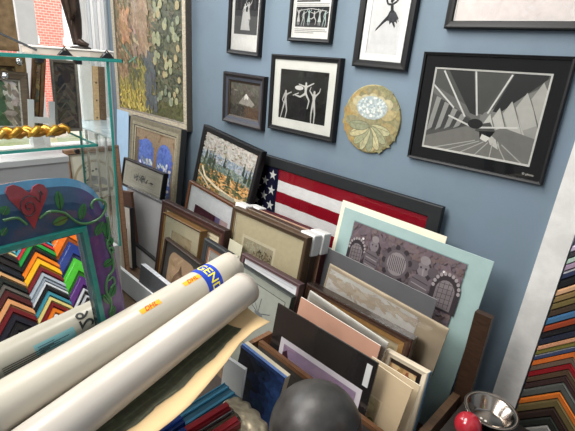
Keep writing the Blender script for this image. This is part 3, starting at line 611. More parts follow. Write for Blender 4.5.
# --- things stacked at far left, seen past the painted mirror
M, w, h = pose((113, 262.5), (152, 294), Y0=-.70, lean=6, zb=.12)
t = board('foam_board', 'thick light grey board with a white top edge, between the painted mirror and the tubes', 'board', M, w, h, .02, (176, 180, 180), edge=(232, 234, 234))
M, w, h = pose((141, 264), (171, 288), Y0=-.66, lean=9, zb=.12)
board('marbled_board', 'dark grey board with a marbled blue and white top edge, by the dark animal portrait', 'board', M, w, h, .03, (74, 76, 80), edge=(206, 210, 216), mat_=M_PAINT)
for (TL, TR, Y, lb) in (((117.5, 204.5), (129.5, 208.5), -.46, 'white edged narrow canvas, taller of the two beside the painted mirror'), ((116.5, 227), (122.5, 229.5), -.525, 'white edged narrow canvas, shorter and nearer one beside the painted mirror')):
    M, w, h = pose(TL, TR, Y0=Y, lean=4, zb=.12)
    if M.translation.x-w/2 < -2.5: M, w, h = pose(TL, TR, Y0=Y, lean=4, zb=.0)
    t = thing('stretched_canvas', lb, 'canvas', M); mb = MB(); mb.prism([(-w/2, 0), (w/2, 0), (w/2, h), (-w/2, h)], -.03, 0, S(222, 218, 208), S(36, 36, 38)); mb.build('canvas_face', M_PAPER, t)
    mb = MB(); mb.prism([(w/2, 0), (w/2+.008, 0), (w/2+.008, h+.003), (w/2, h+.003)], -.03, .002, S(30, 30, 32)); mb.build('edge_strip', M_PLAST, t)
M, w, h = pose((117, 186.5), (131.5, 188.5), Y0=-.42, lean=3, bot=(117, 206))
h = M.translation.z+h-.62
M, w, h = pose((117, 190), (130.5, 192), Y0=-.42, lean=2, zb=.12)
if M.translation.x-w/2 < -2.5: M, w, h = pose((117, 190), (130.5, 192), Y0=-.40, lean=2, zb=.0)
t = thing('wooden_box', 'tall narrow dark brown wooden box behind the white edged canvases', 'box', M); mb = MB(); mb.prism([(-w/2, 0), (w/2, 0), (w/2, h-.012), (-w/2, h-.012)], -.02, 0, S(78, 48, 34)); mb.build('body', M_WOOD, t)
mb = MB(); mb.prism([(-w/2-.003, h-.012), (w/2+.003, h-.012), (w/2+.003, h), (-w/2-.003, h)], -.024, .004, S(92, 58, 40)); mb.build('lid', M_WOOD, t)
WB = M.copy(); WBw = w

# ================================================================== WOODEN CRATE AND ITS CONTENTS (right)
M, w, h = pose((343, 200), (447, 237), Y0=-.135, lean=9, zb=.12)
board('mat_board', 'cream white board standing behind the pale teal mat', 'board', M, w, h, .006, (232, 226, 204))
def U(px, py):
    p = uvof(MD[0], MD[1], MD[2], px, py); return (p[0]-MD[3])/(MD[4]-MD[3]), (p[1]-MD[5])/(.70-MD[5])
def art_door(a):
    a.rect(0, 0, 1, 1, (104, 90, 96)); a.strokes(1800, lambda u, v, R_: R_.choice([(102, 88, 94), (110, 96, 102), (106, 91, 90), (100, 90, 96), (112, 98, 99)]), .03, .016, jit=1)
    D, Lc, Md = (54, 48, 52), (150, 142, 144), (86, 78, 82)
    for u, v in ((.13, .13), (.48, .135), (.86, .13)): a.ell(u, v, .013, .013*a.w/a.h, (60, 54, 58)); a.ell(u, v-.004, .011, .011*a.w/a.h, (216, 212, 212))
    def shrine(u, v, q):
        a.ell(u, v, q*1.3, q*1.6, D, 20); a.rect(u-q*1.3, v, u+q*1.3, v+q*2.2, D)
        for k in range(11): an = PI*k/10; a.ell(u+q*1.15*math.cos(an), v-q*1.5*math.sin(an), q*.16, q*.2, Lc, 8)
        a.ell(u, v+.02, q*.85, q*1.1, (122, 114, 116)); a.rect(u-q*.85, v, u+q*.85, v+q*2, (112, 104, 106))
        for k in range(5): a.line([(u-q*.7, v-q*.4+q*.5*k), (u+q*.7, v-q*.6+q*.5*k)], .002, D)
        for k in range(4): a.line([(u-q*.6+q*.4*k, v-q*.7), (u-q*.6+q*.4*k, v+q*1.9)], .002, D)
    def deity(u, v, q, ears):
        a.ell(u+.012, v+.02, q*.75, q*1.1, D, 14)
        a.ell(u, v, q*.6, q*.8, (118, 110, 114)); a.ell(u, v-q*.9, q*.5, q*.45, (132, 124, 126)); a.ell(u-.25*q, v-.1*q, q*.1, q*.12, D, 8); a.ell(u+.25*q, v-.1*q, q*.1, q*.12, D, 8)
        if ears: a.ell(u-q*.95, v, q*.5, q*.55, Md); a.ell(u+q*.95, v, q*.5, q*.55, Md); a.line([(u, v), (u+.1*q, v+q*.9), (u+.5*q, v+q*1.2)], .006, (140, 132, 134))
        a.pg([(u-q*.9, v+q*3.2), (u-q, v+q*1.3), (u-q*.4, v+q*.7), (u+q*.4, v+q*.7), (u+q, v+q*1.3), (u+q*.9, v+q*3.2)], (98, 90, 94))
        for k in range(4): a.line([(u-q*.8, v+q*(1.2+.5*k)), (u+q*.8, v+q*(1.4+.5*k))], .004, (146, 138, 140) if k % 2 else D)
        a.line([(u-q, v+q*1.4), (u-q*1.3, v+q*2.4)], .01, Md); a.line([(u+q, v+q*1.4), (u+q*1.4, v+q*2.2)], .01, Md)
    shrine(*U(357.5, 249), .07); deity(*U(375, 246), .07, False); deity(*U(424, 269), .085, True); shrine(*U(446, 289), .085)
    gu, gv = U(397, 264)
    for k in range(18): an = PI*2*k/18; a.ell(gu+.115*math.cos(an), gv+.145*math.sin(an), .022, .03, D if k % 2 else Md, 8)
    a.ell(gu, gv, .105, .13, (92, 84, 88), 20); a.ell(gu, gv, .085, .105, (132, 124, 126), 20)
    for k in range(9): a.line([(gu-.065+.016*k, gv-.07), (gu-.065+.016*k, gv+.07)], .003, D)
    for k in range(5): a.ell(.15+.17*k, .82, .06, .1, D if k % 2 else Md); a.ell(.15+.17*k, .81, .04, .07, (128, 118, 120))
M, w, h = pose((345, 207), (494, 262), Y0=-.165, lean=9, zb=.12)
def uvof(M, w, h, px, py):
    n = np.array(M.col[2][:3]); p = M.inverted() @ Vector(hitp(px, py, np.array(M.translation), n)); return (p.x+w/2)/w, 1-p.y/h
u0, v0 = uvof(M, w, h, 355, 221); u1, v1 = uvof(M, w, h, 468, 264)
MD = (M, w, h, u0, u1, v0)
board('mat_board', 'pale teal mat around a dark relief photograph of temple figures, tallest piece in the crate', 'matted photograph', M, w, h, .006, (156, 180, 177), art=art_door, art_rect=(u0, v0, u1, .70), edge=(196, 216, 212), mats=[(.004, (120, 150, 148))])
M, w, h = pose((327, 247.5), (437, 300), Y0=-.25, lean=9, zb=.12)
board('mat_board', 'charcoal grey mat board in front of the pale teal mat', 'mat board', M, w, h, .005, (92, 92, 94), edge=(150, 150, 150))
def art_sky(a):
    a.rect(0, 0, 1, 1, (236, 233, 226))
    a.strokes(700, lambda u, v, R_: R_.choice([(212, 198, 178), (216, 203, 184), (222, 212, 196), (208, 193, 172)]) if .06 < v < .2+.07*math.sin(u*5) else (237, 234, 228), .07, .012, rng=(.02, .02, .98, .98), ang=lambda u, v: .1, jit=3)
M, w, h = pose((330, 263.5), (449, 329), Y0=-.33, lean=9, zb=.12)
u1, v1 = uvof(M, w, h, 428, 334); u0, v0 = uvof(M, w, h, 334, 269)
board('mat_board', 'tan mat board in clear wrap with a pale cloudy landscape print', 'matted print', M, w, h, .006, (206, 190, 164), art=art_sky, art_rect=(.02, .035, .80, .55), wrap=True, edge=(150, 138, 120))
def art_map(a): a.rect(0, 0, 1, 1, (176, 160, 130)); a.strokes(90, lambda u, v, R_: (150, 132, 104), .05, .02, jit=10)
M, w, h = pose((306.5, 283), (412.5, 340), Y0=-.43, lean=9, zb=.12)
framed('picture_frame', 'heavy dark brown frame with a gold inner moulding, in the crate behind the salmon board', 'picture frame', M, w, h, .03, .05, (64, 46, 38), lip=(.022, (150, 114, 70)), art=art_map, side=(42, 34, 30), top=(84, 62, 50), fmat=M_GLOSS)
M, w, h = pose((310, 290.5), (388, 343), Y0=-.515, lean=9, zb=.12)
board('wrapped_print', 'white and grey print in clear wrap, between the heavy brown frame and the salmon board', 'print', M, w, h, .006, (206, 204, 196), art=lambda a: a.strokes(40, lambda u, v, R_: (180, 180, 178), .1, .03, jit=8), art_rect=(.03, .05, .97, .9), bg=(196, 190, 178), wrap=True)
M, w, h = pose((301, 297), (380.5, 346), Y0=-.56, lean=9, zb=.12)
board('mat_board', 'salmon pink mat board behind the big black mat', 'mat board', M, w, h, .005, (198, 152, 130), edge=(232, 220, 208))
# cream mats on the right of the crate
def art_brown(a):
    a.rect(0, 0, 1, 1, (196, 156, 110)); a.strokes(60, lambda u, v, R_: R_.choice([(170, 128, 84), (206, 176, 130)]), .06, .02); a.rect(.0, .0, 1, .05, (60, 50, 44)); a.rect(.93, 0, 1, 1, (60, 50, 44)); a.ell(.9, .08, .06, .05, (30, 28, 28))
M, w, h = pose((386, 349.5), (428.5, 373), Y0=-.50, lean=9, zb=.12)
framed('framed_print', 'white-bordered brown print with a blue side edge, furthest right in the crate', 'print', M, w, h, .024, .022, (226, 214, 190), art=art_brown, side=(214, 200, 176), fmat=M_PAPER); mb = MB(); mb.prism([(w/2, 0), (w/2+.003, 0), (w/2+.003, h), (w/2, h)], -.022, -.003, S(92, 122, 142)); mb.build('side_edge', M_PAPER, [o for o in COL.objects if o.get('category') == 'print'][-1])
M, w, h = pose((372, 356.5), (420, 386), Y0=-.61, lean=9, zb=.12)
board('mat_board', 'plain cream board just behind the cream windowed mat', 'mat board', M, w, h, .004, (214, 196, 164), edge=(236, 224, 200))
def art_green(a): a.rect(0, 0, 1, 1, (196, 172, 128)); a.strokes(120, lambda u, v, R_: (120, 122, 72) if v > .3 else (206, 184, 140), .04, .02, jit=12)
M, w, h = pose((368, 358), (412.5, 389), Y0=-.645, lean=9, zb=.12)
u0, v0 = uvof(M, w, h, 385, 384)
board('mat_board', 'cream windowed mat with a garden print, right of the black mat', 'matted print', M, w, h, .005, (206, 184, 150), art=art_green, art_rect=(.1, .24, .54, .8), mats=[(.006, (226, 206, 172))], edge=(230, 214, 186))
# big black mat with the lilac print
def art_lilac(a):
    a.rect(0, 0, 1, 1, (148, 128, 148)); a.strokes(300, lambda u, v, R_: (142+26*v, 122+22*v, 146+12*v), .1, .03, ang=lambda u, v: 0, jit=5); Mr = (62, 34, 46)
    a.pg([(.0, .1), (.06, .05), (.16, .3), (.2, .5), (0, .5)], Mr); a.pg([(.2, .5), (.27, .33), (.36, .28), (.46, .52)], Mr); a.pg([(.5, .52), (.6, .4), (.66, .52)], Mr); a.pg([(.74, .3), (.9, .3), (1, .42), (1, .6), (.74, .42)], (70, 60, 92)); a.rect(0, .5, 1, 1, (74, 44, 56))
M, w, h = pose((278, 303), (378.5, 363.5), Y0=-.70, lean=9, yaw=0, zb=.12)
u0, v0 = uvof(M, w, h, 283, 337); u1, v1 = uvof(M, w, h, 360, 392)
t = board('mat_board', 'big black mat with a lilac sunset print low in its window', 'matted print', M, w, h, .006, (36, 33, 33), art=art_lilac, art_rect=(u0+.03, (v0+v1)/2+.03, u1-.03, .92), mats=[(.022, (206, 200, 206))], edge=(60, 56, 54), mat_=M_GLOSS)
mb = MB(); xx = (uvof(M, w, h, 370, 366)[0]-.5)*w; yy = (1-uvof(M, w, h, 370, 366)[1])*h
mb.prism([(xx-.011, yy-.08), (xx+.011, yy-.08), (xx+.011, yy+.005), (xx-.011, yy+.005)], .001, .0025, S(206, 206, 204)); o = mb.build('price_tag', M_PAPER, t); o['label'] = 'narrow white tag'
# the crate
cr = thing('wooden_crate', 'rough wooden crate holding the mats, with a dark front board and right post', 'crate')
BR1 = (70, 48, 33)
M, w, h = pose((259, 341), (314, 382.5), Y0=-.735, lean=9, zb=.0)
ext = .34
mb = MB(); mb.prism([(-w/2, 0), (w/2+ext, 0), (w/2+ext, h-.016), (-w/2, h-.016)], -.018, 0, S(66, 62, 58)); mb.build('front_board', M_WOOD, cr).matrix_world = M
mb = MB(); mb.prism([(-w/2, h-.016), (w/2+ext, h-.016), (w/2+ext, h), (-w/2, h)], -.019, .001, S(112, 78, 52), S(98, 66, 42)); mb.build('front_rail', M_WOOD, cr).matrix_world = M
xl = float((M @ Vector((-w/2, 0, 0))).x); zt = float((M @ Vector((0, h, 0))).z)
mb = MB(); mb.box(-.412, -.35, -.28, -.25, 0, .76, S(58, 40, 28)); mb.build('post', M_WOOD, cr)
mb = MB(); mb.box(-.41, -.385, -.85, -.17, .0, .355, S(84, 60, 42)); mb.build('side_board', M_WOOD, cr)
mb = MB(); mb.box(-.412, -.383, -.85, -.17, .355, .375, S(104, 78, 56)); mb.build('side_rail', M_WOOD, cr)
mb = MB(); mb.box(xl-.02, xl, -.86, -.80, .0, zt, S(84, 60, 42)); mb.box(xl-.021, xl+.001, -.80, -.70, zt-.06, zt, S(116, 82, 56)); mb.build('corner_stile', M_WOOD, cr)
mb = MB(); mb.box(xl+.02, -.412, -.78, -.2, .085, .105, S(80, 60, 44)); mb.build('bottom_board', M_WOOD, cr)
# low platform under the left part of the stack
mb = MB(); mb.box(-2.5, xl-.03, -.86, -.17, .0, .105, S(96, 78, 60)); o = mb.build('low_platform', M_WOOD); tag(o, 'low wooden platform under the left half of the leaning frames', 'platform')
# ================================================================== FOREGROUND: table, tubes, sheet, ready-made frames
TB = thing('work_table', 'dark low wooden table under the tubes and small frames', 'table', Matrix.Translation((-.8, -1.3, 0)))
TZ = .30
mb = MB(); mb.box(-.42, .42, -.62, .40, TZ-.03, TZ, S(50, 40, 34)); mb.build('tabletop', M_WOOD, TB)
for sx, sy in ((-.39, -.58), (.39, -.58), (-.39, .36), (.39, .36)):
    mb = MB(); mb.box(sx-.025, sx+.025, sy-.025, sy+.025, 0, TZ-.03, S(50, 40, 34)); mb.build('leg', M_WOOD, TB)
# blue canvas and white panel standing on it
def art_blue(a):
    a.rect(0, 0, 1, 1, (30, 34, 48)); a.strokes(320, lambda u, v, R_: (20+70*max(0, u-.3), 24+120*max(0, u-.3), 34+210*max(0, u-.3)), .08, .03, jit=7)
    a.rect(0, 0, 1, .03, (66, 96, 160))
M, w, h = pose((242, 344.5), (285, 378.5), Y0=-.97, lean=4, yaw=6, zb=TZ)
t = thing('stretched_canvas', 'deep blue seascape canvas with pale edges, standing in front of the crate', 'canvas', M)
mb = MB(); mb.prism([(-w/2, 0), (w/2, 0), (w/2, h), (-w/2, h)], -.03, -.001, S(224, 214, 190), S(216, 204, 178)); mb.build('stretcher', M_PAPER, t)
a = Art(w, h, 0, 0, 0); art_blue(a); a.build('painted_face', M_PAINT, t)
mb = MB(); mb.prism([(-w/2, h), (w/2, h), (w/2, h+.0015), (-w/2, h+.0015)], -.012, 0, S(92, 126, 184)); mb.build('painted_edge', M_PAINT, t)
M, w, h = pose((225, 356.5), (245, 370), Y0=-1.06, lean=2, yaw=10, zb=TZ)
board('foam_board', 'small pale grey panel standing upright beside the blue canvas', 'panel', M, w, h, .012, (216, 218, 214), edge=(232, 232, 228))

# ---- tubes
def tube_obj(label, A, B, R, name='mailing_tube', c=(214, 206, 192), seg=48):
    A, B = Vector(A), Vector(B); L = (B-A).length; ax = (A-B).normalized()      # axis runs from near end B to far end A
    side = ax.cross(Vector((0, 0, 1))).normalized(); up = side.cross(ax)
    Mx = Matrix(((side.x, up.x, ax.x, B.x), (side.y, up.y, ax.y, B.y), (side.z, up.z, ax.z, B.z), (0, 0, 0, 1)))
    Mx = Matrix(((side.x, up.x, -ax.x, B.x), (side.y, up.y, -ax.y, B.y), (side.z, up.z, -ax.z, B.z), (0, 0, 0, 1)))
    # local frame: x side, y up, z towards the near end (right handed); position along the tube is -z
    t = thing(name, label, 'tube', Mx)
    return t, Mx, L, R
def on_tube(tb, px, py, d=None):
    """along, angle of the tube surface point a sight line meets"""
    t, Mx, L, R = tb; iv = Mx.inverted(); o = iv @ Vector(CAM if d is None else d[0]); dd = iv.to_3x3() @ Vector(ray(px, py) if d is None else d[1])
    a = dd.x**2+dd.y**2; b_ = 2*(o.x*dd.x+o.y*dd.y); c = o.x**2+o.y**2-R*R; q = max(0, b_*b_-4*a*c); k = (-b_-math.sqrt(q))/(2*a); p = o+dd*k
    return -p.z, math.atan2(p.y, p.x)
def patch(mb, tb, s0, s1, a0, a1, c, lift=.0006, n=10):
    R = tb[3]+lift
    for k in range(n):
        p, q = a0+(a1-a0)*k/n, a0+(a1-a0)*(k+1)/n
        mb.add([(R*math.cos(p), R*math.sin(p), -s0), (R*math.cos(q), R*math.sin(q), -s0), (R*math.cos(q), R*math.sin(q), -s1), (R*math.cos(p), R*math.sin(p), -s1)], [(0, 1, 2, 3)], S(c))
def word(mb, tb, s, size, along, ang, c, mode, lift=.0012, shear=0, flip=1):
    """mode 'ring': reads round the tube, letters' tops toward the far end; 'axis': reads along the tube"""
    R = tb[3]+lift; vs, fs = text_geo(s, size, 2, shear)
    out = []
    for x, y, z in vs:
        if mode == 'ring': al, an = along+y, ang-flip*x/R
        else: al, an = along+flip*x, ang+flip*y/R*1
        out.append((R*math.cos(an), R*math.sin(an), -al))
    mb.add(out, fs, S(c))
A1, B1, R1 = (-.9971, -.9925, .9291), (-.8576, -1.7345, .8766), .051
A2, B2, R2 = (-.8859, -1.0167, .911), (-.7559, -1.6953, .8358), .0525
T1 = tube_obj('fat white card tube with a blue and yellow lettered band and small courier stickers', A1, B1, R1)
T2 = tube_obj('plain white capped tube, lower and nearer of the two long tubes', A2, B2, R2)
rnd = random.Random(2)
mb = MB(); L = T1[2]
prof = [(0, .0), (R1*.96, 0), (R1, .006), (R1, L-.012)]
mb.lathe([(r, -t_) for r, t_ in prof], 56, S(194, 187, 172)); mb.build('tube_wall', M_TUBE, T1[0], smooth=True)
# bunched paper wrap over the far end
mb = MB(); n = 56; vs = []; fs = []
P = [(R1*1.0, L-.03), (R1*1.012, L-.012), (R1*.985, L+.0), (R1*.93, L+.010), (R1*.78, L+.018), (R1*.5, L+.021), (R1*.2, L+.019), (0.001, L+.018)]
for i, (r, tt) in enumerate(P):
    for k in range(n):
        an = 2*PI*k/n; j = (0 if i < 2 or i > 6 else .02*R1*math.sin(an*9+i)+rnd.uniform(-.015, .015)*R1*(2 < i < 7)); vs.append(((r+j)*math.cos(an), (r+j)*math.sin(an), -(tt+(.003*math.sin(an*7) if i > 2 else 0))))
fs = [(i*n+k, i*n+(k+1) % n, (i+1)*n+(k+1) % n, (i+1)*n+k) for i in range(len(P)-1) for k in range(n)]
mb.add(vs, fs, S(190, 182, 168)); o = mb.build('end_wrap', M_TUBE, T1[0]); o['label'] = 'crinkled wrap over the tube end'
s0, an0 = on_tube(T1, 210, 273.5)
mb = MB(); patch(mb, T1, s0-.031, s0+.031, -PI, PI, (34, 66, 176), n=64); bnd = mb.build('paper_band', M_INK, T1[0]); bnd['label'] = 'blue band with yellow capital letters'
mb = MB(); sE, anE = on_tube(T1, 213, 274.5); word(mb, T1, 'LEGEND', .043, s0, anE+.45, (240, 226, 70), 'ring'); mb.build('lettering', M_INK, bnd)
for (px, py) in ((150.5, 306.5), (192, 280)):
    s_, a_ = on_tube(T1, px, py); mb = MB(); patch(mb, T1, s_-.033, s_+.033, a_-.15, a_+.15, (246, 176, 40)); st = mb.build('courier_sticker', M_INK, T1[0]); st['label'] = 'small yellow sticker with red letters'
    mb = MB(); word(mb, T1, 'DHL', .020, s_, a_, (196, 40, 30), 'axis', shear=.35); mb.build('lettering', M_INK, st)
# printed side facing the mirror
ML0 = atd(118, 310, 1.291); _t, _l = math.radians(-7.08), math.radians(12.03)
MN = np.array([math.cos(_t)*math.cos(_l), -math.sin(_t)*math.cos(_l), math.sin(_l)])
def via_mirror(px, py):
    d = ray(px, py); P = CAM+d*(((ML0-CAM) @ MN)/(d @ MN)); return P, d-2*MN*(MN @ d)
s_, a_ = on_tube(T1, 0, 0, via_mirror(56, 341)); mb = MB(); patch(mb, T1, s_-.05, s_+.05, a_-.28, a_+.28, (146, 200, 206)); st = mb.build('address_label', M_INK, T1[0]); st['label'] = 'pale blue printed label'
mb = MB()
for k, (q, l_) in enumerate(((.18, .06), (.08, .05), (-.02, .075), (-.12, .04))): patch(mb, T1, s_-.042, s_-.042+l_, a_+q, a_+q+.03, (40, 70, 84), .001)
mb.build('print_lines', M_INK, st)
mb = MB(); s2, a2 = on_tube(T1, 0, 0, via_mirror(30, 358))
for k in range(4): patch(mb, T1, s2-.06, s2+.06-.012*k, a2+.1*k-.15, a2+.1*k-.11, (70, 70, 66), .001)
mb.build('printed_lines', M_INK, T1[0])
mb = MB(); s2, a2 = on_tube(T1, 0, 0, via_mirror(84, 319)); word(mb, T1, '26', .05, s2, a2, (60, 60, 60), 'ring', flip=1); mb.build('handwriting', M_INK, T1[0])
mb = MB(); L = T2[2]
prof = [(0, 0), (R2*.95, 0), (R2, .004), (R2, L-.006)]+[(R2*math.cos(q*PI/2/7)*.999 if q < 7 else .0005, L-.006+.022*math.sin(q*PI/2/7)) for q in range(8)]
mb.lathe([(r, -t_) for r, t_ in prof[:4]], 56, S(190, 183, 173)); mb.build('tube_wall', M_TUBE, T2[0], smooth=True)
mb = MB(); mb.lathe([(R2+.0008, -(L-.02))]+[(r+.0008, -t_) for r, t_ in prof[3:]], 56, S(184, 176, 164)); mb.build('end_cap', M_TUBE, T2[0], smooth=True)

# ---- curled print under the tubes
def Zs(px, py, z=0): return hitp(px, py, (0, -1.0, .850), np.array([0, -.105, 1.]))
edge = [(270, 321.5), (254, 331), (240, 343), (226, 362), (206, 386), (190, 405), (172, 421), (152, 436), (134, 455)]
inner = [(246, 306), (222, 322), (200, 340), (176, 360), (150, 384), (120, 405), (90, 425), (60, 445), (40, 460)]
mb = MB(); vs = []; nU = 8
for i, (e, q) in enumerate(zip(edge, inner)):
    for j in range(nU+1):
        f = j/nU; px, py = e[0]+(q[0]-e[0])*f, e[1]+(q[1]-e[1])*f; p = Zs(px, py); z = .010*math.cos(f*PI)*.0-.012*f*(1-f)*2+.0015*math.sin(i*1.3)*(1-f)
        vs.append((p[0], p[1], p[2]+z))
rows_ = len(edge)
fs = [(i*(nU+1)+j, i*(nU+1)+j+1, (i+1)*(nU+1)+j+1, (i+1)*(nU+1)+j) for i in range(rows_-1) for j in range(nU)]
ps = thing('rolled_print', 'curling cream paper print with a dark green image, lying under the tubes', 'print', Matrix.Translation((0, 0, 0)))
mb.add(vs, fs, S(218, 188, 142)); o = mb.build('paper_sheet', M_PAPER, ps, smooth=True); sm = o.modifiers.new('thick', 'SOLIDIFY'); sm.thickness = .0012; sm.offset = -1
mb = MB(); vv = []
R_ = random.Random(9)
lim = [.52, .40, .30, .36, .42, .46, .44, .42, .40]
def sheet(i, f):
    i0 = min(int(i), rows_-2); g = i-i0; p = []
    for k in (i0, i0+1):
        a = Vector(vs[k*(nU+1)]); j = min(int(f*nU), nU-1); r = f*nU-j; p.append(Vector(vs[k*(nU+1)+j])*(1-r)+Vector(vs[k*(nU+1)+j+1])*r)
    q = p[0]*(1-g)+p[1]*g; return (q.x, q.y, q.z+.0012)
N1, N2 = 40, 14; gs = []
for a in range(N1+1):
    i = 1.0+(rows_-2.01)*a/N1; f0 = np.interp(i, range(rows_), lim)+R_.uniform(-.012, .012)+.02*math.sin(i*4.1)
    for b2 in range(N2+1): gs.append(sheet(i, f0+(.98-f0)*b2/N2))
fs2 = [(a*(N2+1)+b2, a*(N2+1)+b2+1, (a+1)*(N2+1)+b2+1, (a+1)*(N2+1)+b2) for a in range(N1) for b2 in range(N2)]
cols = [S(*(max(20, q+R_.gauss(0, 1.5)) for q in ((74, 76, 58) if (b2*3+a//9) % 5 else (88, 92, 70)))) for a in range(N1) for b2 in range(N2)]
mb.add(gs, fs2, cols); mb.build('green_image', M_PAINT, ps)
# carton carrying the tubes and sheet, coloured dark to read as a shaded gap
ct = thing('cardboard_carton', 'dark cardboard carton under the curling print', 'carton', Matrix.Translation((-.64, -1.60, TZ)))
mb = MB(); mb.box(-.16, -.04, -.2, .14, 0, .46, S(60, 50, 42)); mb.build('carton_body', M_PAPER, ct); mb = MB(); mb.box(-.16, -.04, -.045, -.005, .46, .4615, S(190, 164, 120)); mb.build('tape', M_PAPER, ct)

# ---- coloured ready-made frames lying in the foreground (face up, one on another)
def stick(label, pe, pn, z, wd, th, c, steps, mat=None, name='moulding_length'):
    """a length of frame moulding: end pixel pe, run toward pn on a level plane; steps [(from, to, height, colour factor)] across"""
    a_, b_ = Vector(atz(*pe, z)), Vector(atz(*pn, z)); xa = (a_-b_).normalized(); ya = Vector((0, 0, 1)).cross(xa); L = (a_-b_).length
    t = Matrix(((xa.x, ya.x, 0, b_.x), (xa.y, ya.y, 0, b_.y), (0, 0, 1, z-th), (0, 0, 0, 1)))
    mb = MB()
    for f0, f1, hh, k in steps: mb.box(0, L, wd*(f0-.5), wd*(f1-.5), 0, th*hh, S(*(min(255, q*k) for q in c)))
    o = mb.build(name, mat or M_LACQ); o.matrix_world = t; tag(o, label, 'moulding', 'coloured moulding lengths in the foreground')
    bv = o.modifiers.new('soft', 'BEVEL'); bv.width = .0012; bv.segments = 2; return o
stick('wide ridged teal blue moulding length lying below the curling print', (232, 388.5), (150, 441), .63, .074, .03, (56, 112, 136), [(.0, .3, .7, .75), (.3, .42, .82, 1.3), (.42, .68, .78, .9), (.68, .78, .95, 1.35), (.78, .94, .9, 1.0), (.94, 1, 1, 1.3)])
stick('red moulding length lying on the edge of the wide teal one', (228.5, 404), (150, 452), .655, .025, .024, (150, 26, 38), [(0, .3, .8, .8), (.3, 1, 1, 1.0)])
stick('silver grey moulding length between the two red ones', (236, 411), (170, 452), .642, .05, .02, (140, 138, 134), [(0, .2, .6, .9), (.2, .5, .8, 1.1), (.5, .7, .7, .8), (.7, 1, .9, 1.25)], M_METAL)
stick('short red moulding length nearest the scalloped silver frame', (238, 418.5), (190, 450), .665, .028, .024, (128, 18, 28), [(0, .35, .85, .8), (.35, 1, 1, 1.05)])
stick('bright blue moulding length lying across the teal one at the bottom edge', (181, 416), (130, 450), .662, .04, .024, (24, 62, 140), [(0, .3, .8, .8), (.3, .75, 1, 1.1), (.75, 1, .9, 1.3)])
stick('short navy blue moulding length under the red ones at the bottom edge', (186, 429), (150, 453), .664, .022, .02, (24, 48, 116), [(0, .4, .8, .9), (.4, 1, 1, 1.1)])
ct = thing('moulding_box', 'dark box under the coloured moulding lengths', 'box', Matrix.Translation((-.72, -1.28, TZ)))
mb = MB(); mb.box(-.10, .10, -.14, .10, 0, .296, S(40, 36, 34)); mb.build('body', M_PAPER, ct)
# ornate champagne frame, scalloped edge
E0 = [(237, 401), (243, 404), (249, 408.5), (255, 414), (261, 420.5), (266, 429), (269, 441)]
t = thing('ornate_frame', 'champagne silver ornate frame with a scalloped edge, next to the black ball', 'picture frame', Matrix.Identity(4))
mb = MB(); NR = 8; vs = []; npt = 60
for i in range(npt+1):
    f = i/npt*(len(E0)-1); k = min(int(f), len(E0)-2); g = f-k; px, py = E0[k][0]*(1-g)+E0[k+1][0]*g, E0[k][1]*(1-g)+E0[k+1][1]*g
    o_ = atz(px, py, .60); o2 = atz(px-21, py+15, .60); d = Vector(o2)-Vector(o_); sc = 1+.0*math.sin(f*3); wob = .10*math.sin(f*4.2)
    for j in range(NR+1):
        r = j/NR; z = .60+.02*math.sin(r*PI*.9)+.003*math.sin(r*PI*4)*(1+.3*math.sin(f*5)); p = Vector(o_)+d*(r-wob*(1-r)*.6); vs.append((p.x, p.y, z-.05*(j == 0)))
fs = [(i*(NR+1)+j, (i+1)*(NR+1)+j, (i+1)*(NR+1)+j+1, i*(NR+1)+j+1) for i in range(npt) for j in range(NR)]
mb.add(vs, fs, S(176, 164, 140)); o = mb.build('frame', M_GILT, t, smooth=True); sm = o.modifiers.new('thick', 'SOLIDIFY'); sm.thickness = .012; sm.offset = -1

# ---- black ball
bc = atd(315.5, 428, 1.30); br = .1275
t = thing('black_ball', 'large scuffed black ball at the bottom of the view, in front of the lilac print', 'ball', Matrix.Translation(bc))
mb = MB(); mb.lathe([(max(.0005, br*math.sin(PI*k/32)), -br*math.cos(PI*k/32)) for k in range(33)], 64, S(60, 58, 56)); mb.build('ball', M_ROUGH, t, smooth=True)
mb = MB(); mb.tube([(br*1.0*math.cos(a)*math.cos(.5)-.0, br*math.sin(a), br*math.cos(a)*math.sin(.5)) for a in [-1.2+2.4*k/20 for k in range(21)]], .0016, 6, S(24, 24, 24)); mb.build('seam', M_ROUGH, t)
st = thing('ball_stand', 'short dark stand holding the black ball', 'stand', Matrix.Translation((bc[0], bc[1], TZ)))
mb = MB(); hh = bc[2]-br*.91-TZ; mb.lathe([(.09, 0), (.09, .02), (.03, .04), (.025, hh-.03), (.058, hh-.004), (.0535, hh+.002), (.04, hh-.012), (0, hh-.014)], 32, S(50, 40, 34)); mb.build('pedestal', M_WOOD, st, smooth=True)

# ---- steel bowl and red ball on a stool at the crate's right end
bw = aty(491, 409, -.38); BRr = .09; KB = .77; bz = bw[2]
sl = thing('low_stool', 'low dark stool carrying the steel bowl and the red ball', 'stool', Matrix.Translation((bw[0]+.02, bw[1]-.08, 0)))
szt = bz-.06
mb = MB(); mb.box(-.12, .15, -.19, .16, szt-.025, szt, S(44, 38, 34)); mb.build('seat', M_WOOD, sl)
for sx in (-.10, .13):
    for sy in (-.16, .13): mb = MB(); mb.box(sx-.015, sx+.015, sy-.015, sy+.015, 0, szt-.025, S(44, 38, 34)); mb.build('leg', M_WOOD, sl)
t = thing('steel_bowl', 'stainless steel bowl with a wide rim at the lower right, by the white upright', 'bowl', Matrix.Translation((bw[0], bw[1], szt)))
mb = MB(); mb.lathe([(r*KB, q*KB) for r, q in [(0, .001), (.066, .001), (.078, .008), (.1, .066), (.118, .074), (.121, .076), (.118, .0775), (.097, .071), (.074, .012), (.064, .006), (0, .006)]], 64, S(158, 148, 138)); mb.build('bowl', M_METAL, t, smooth=True)
mb = MB()
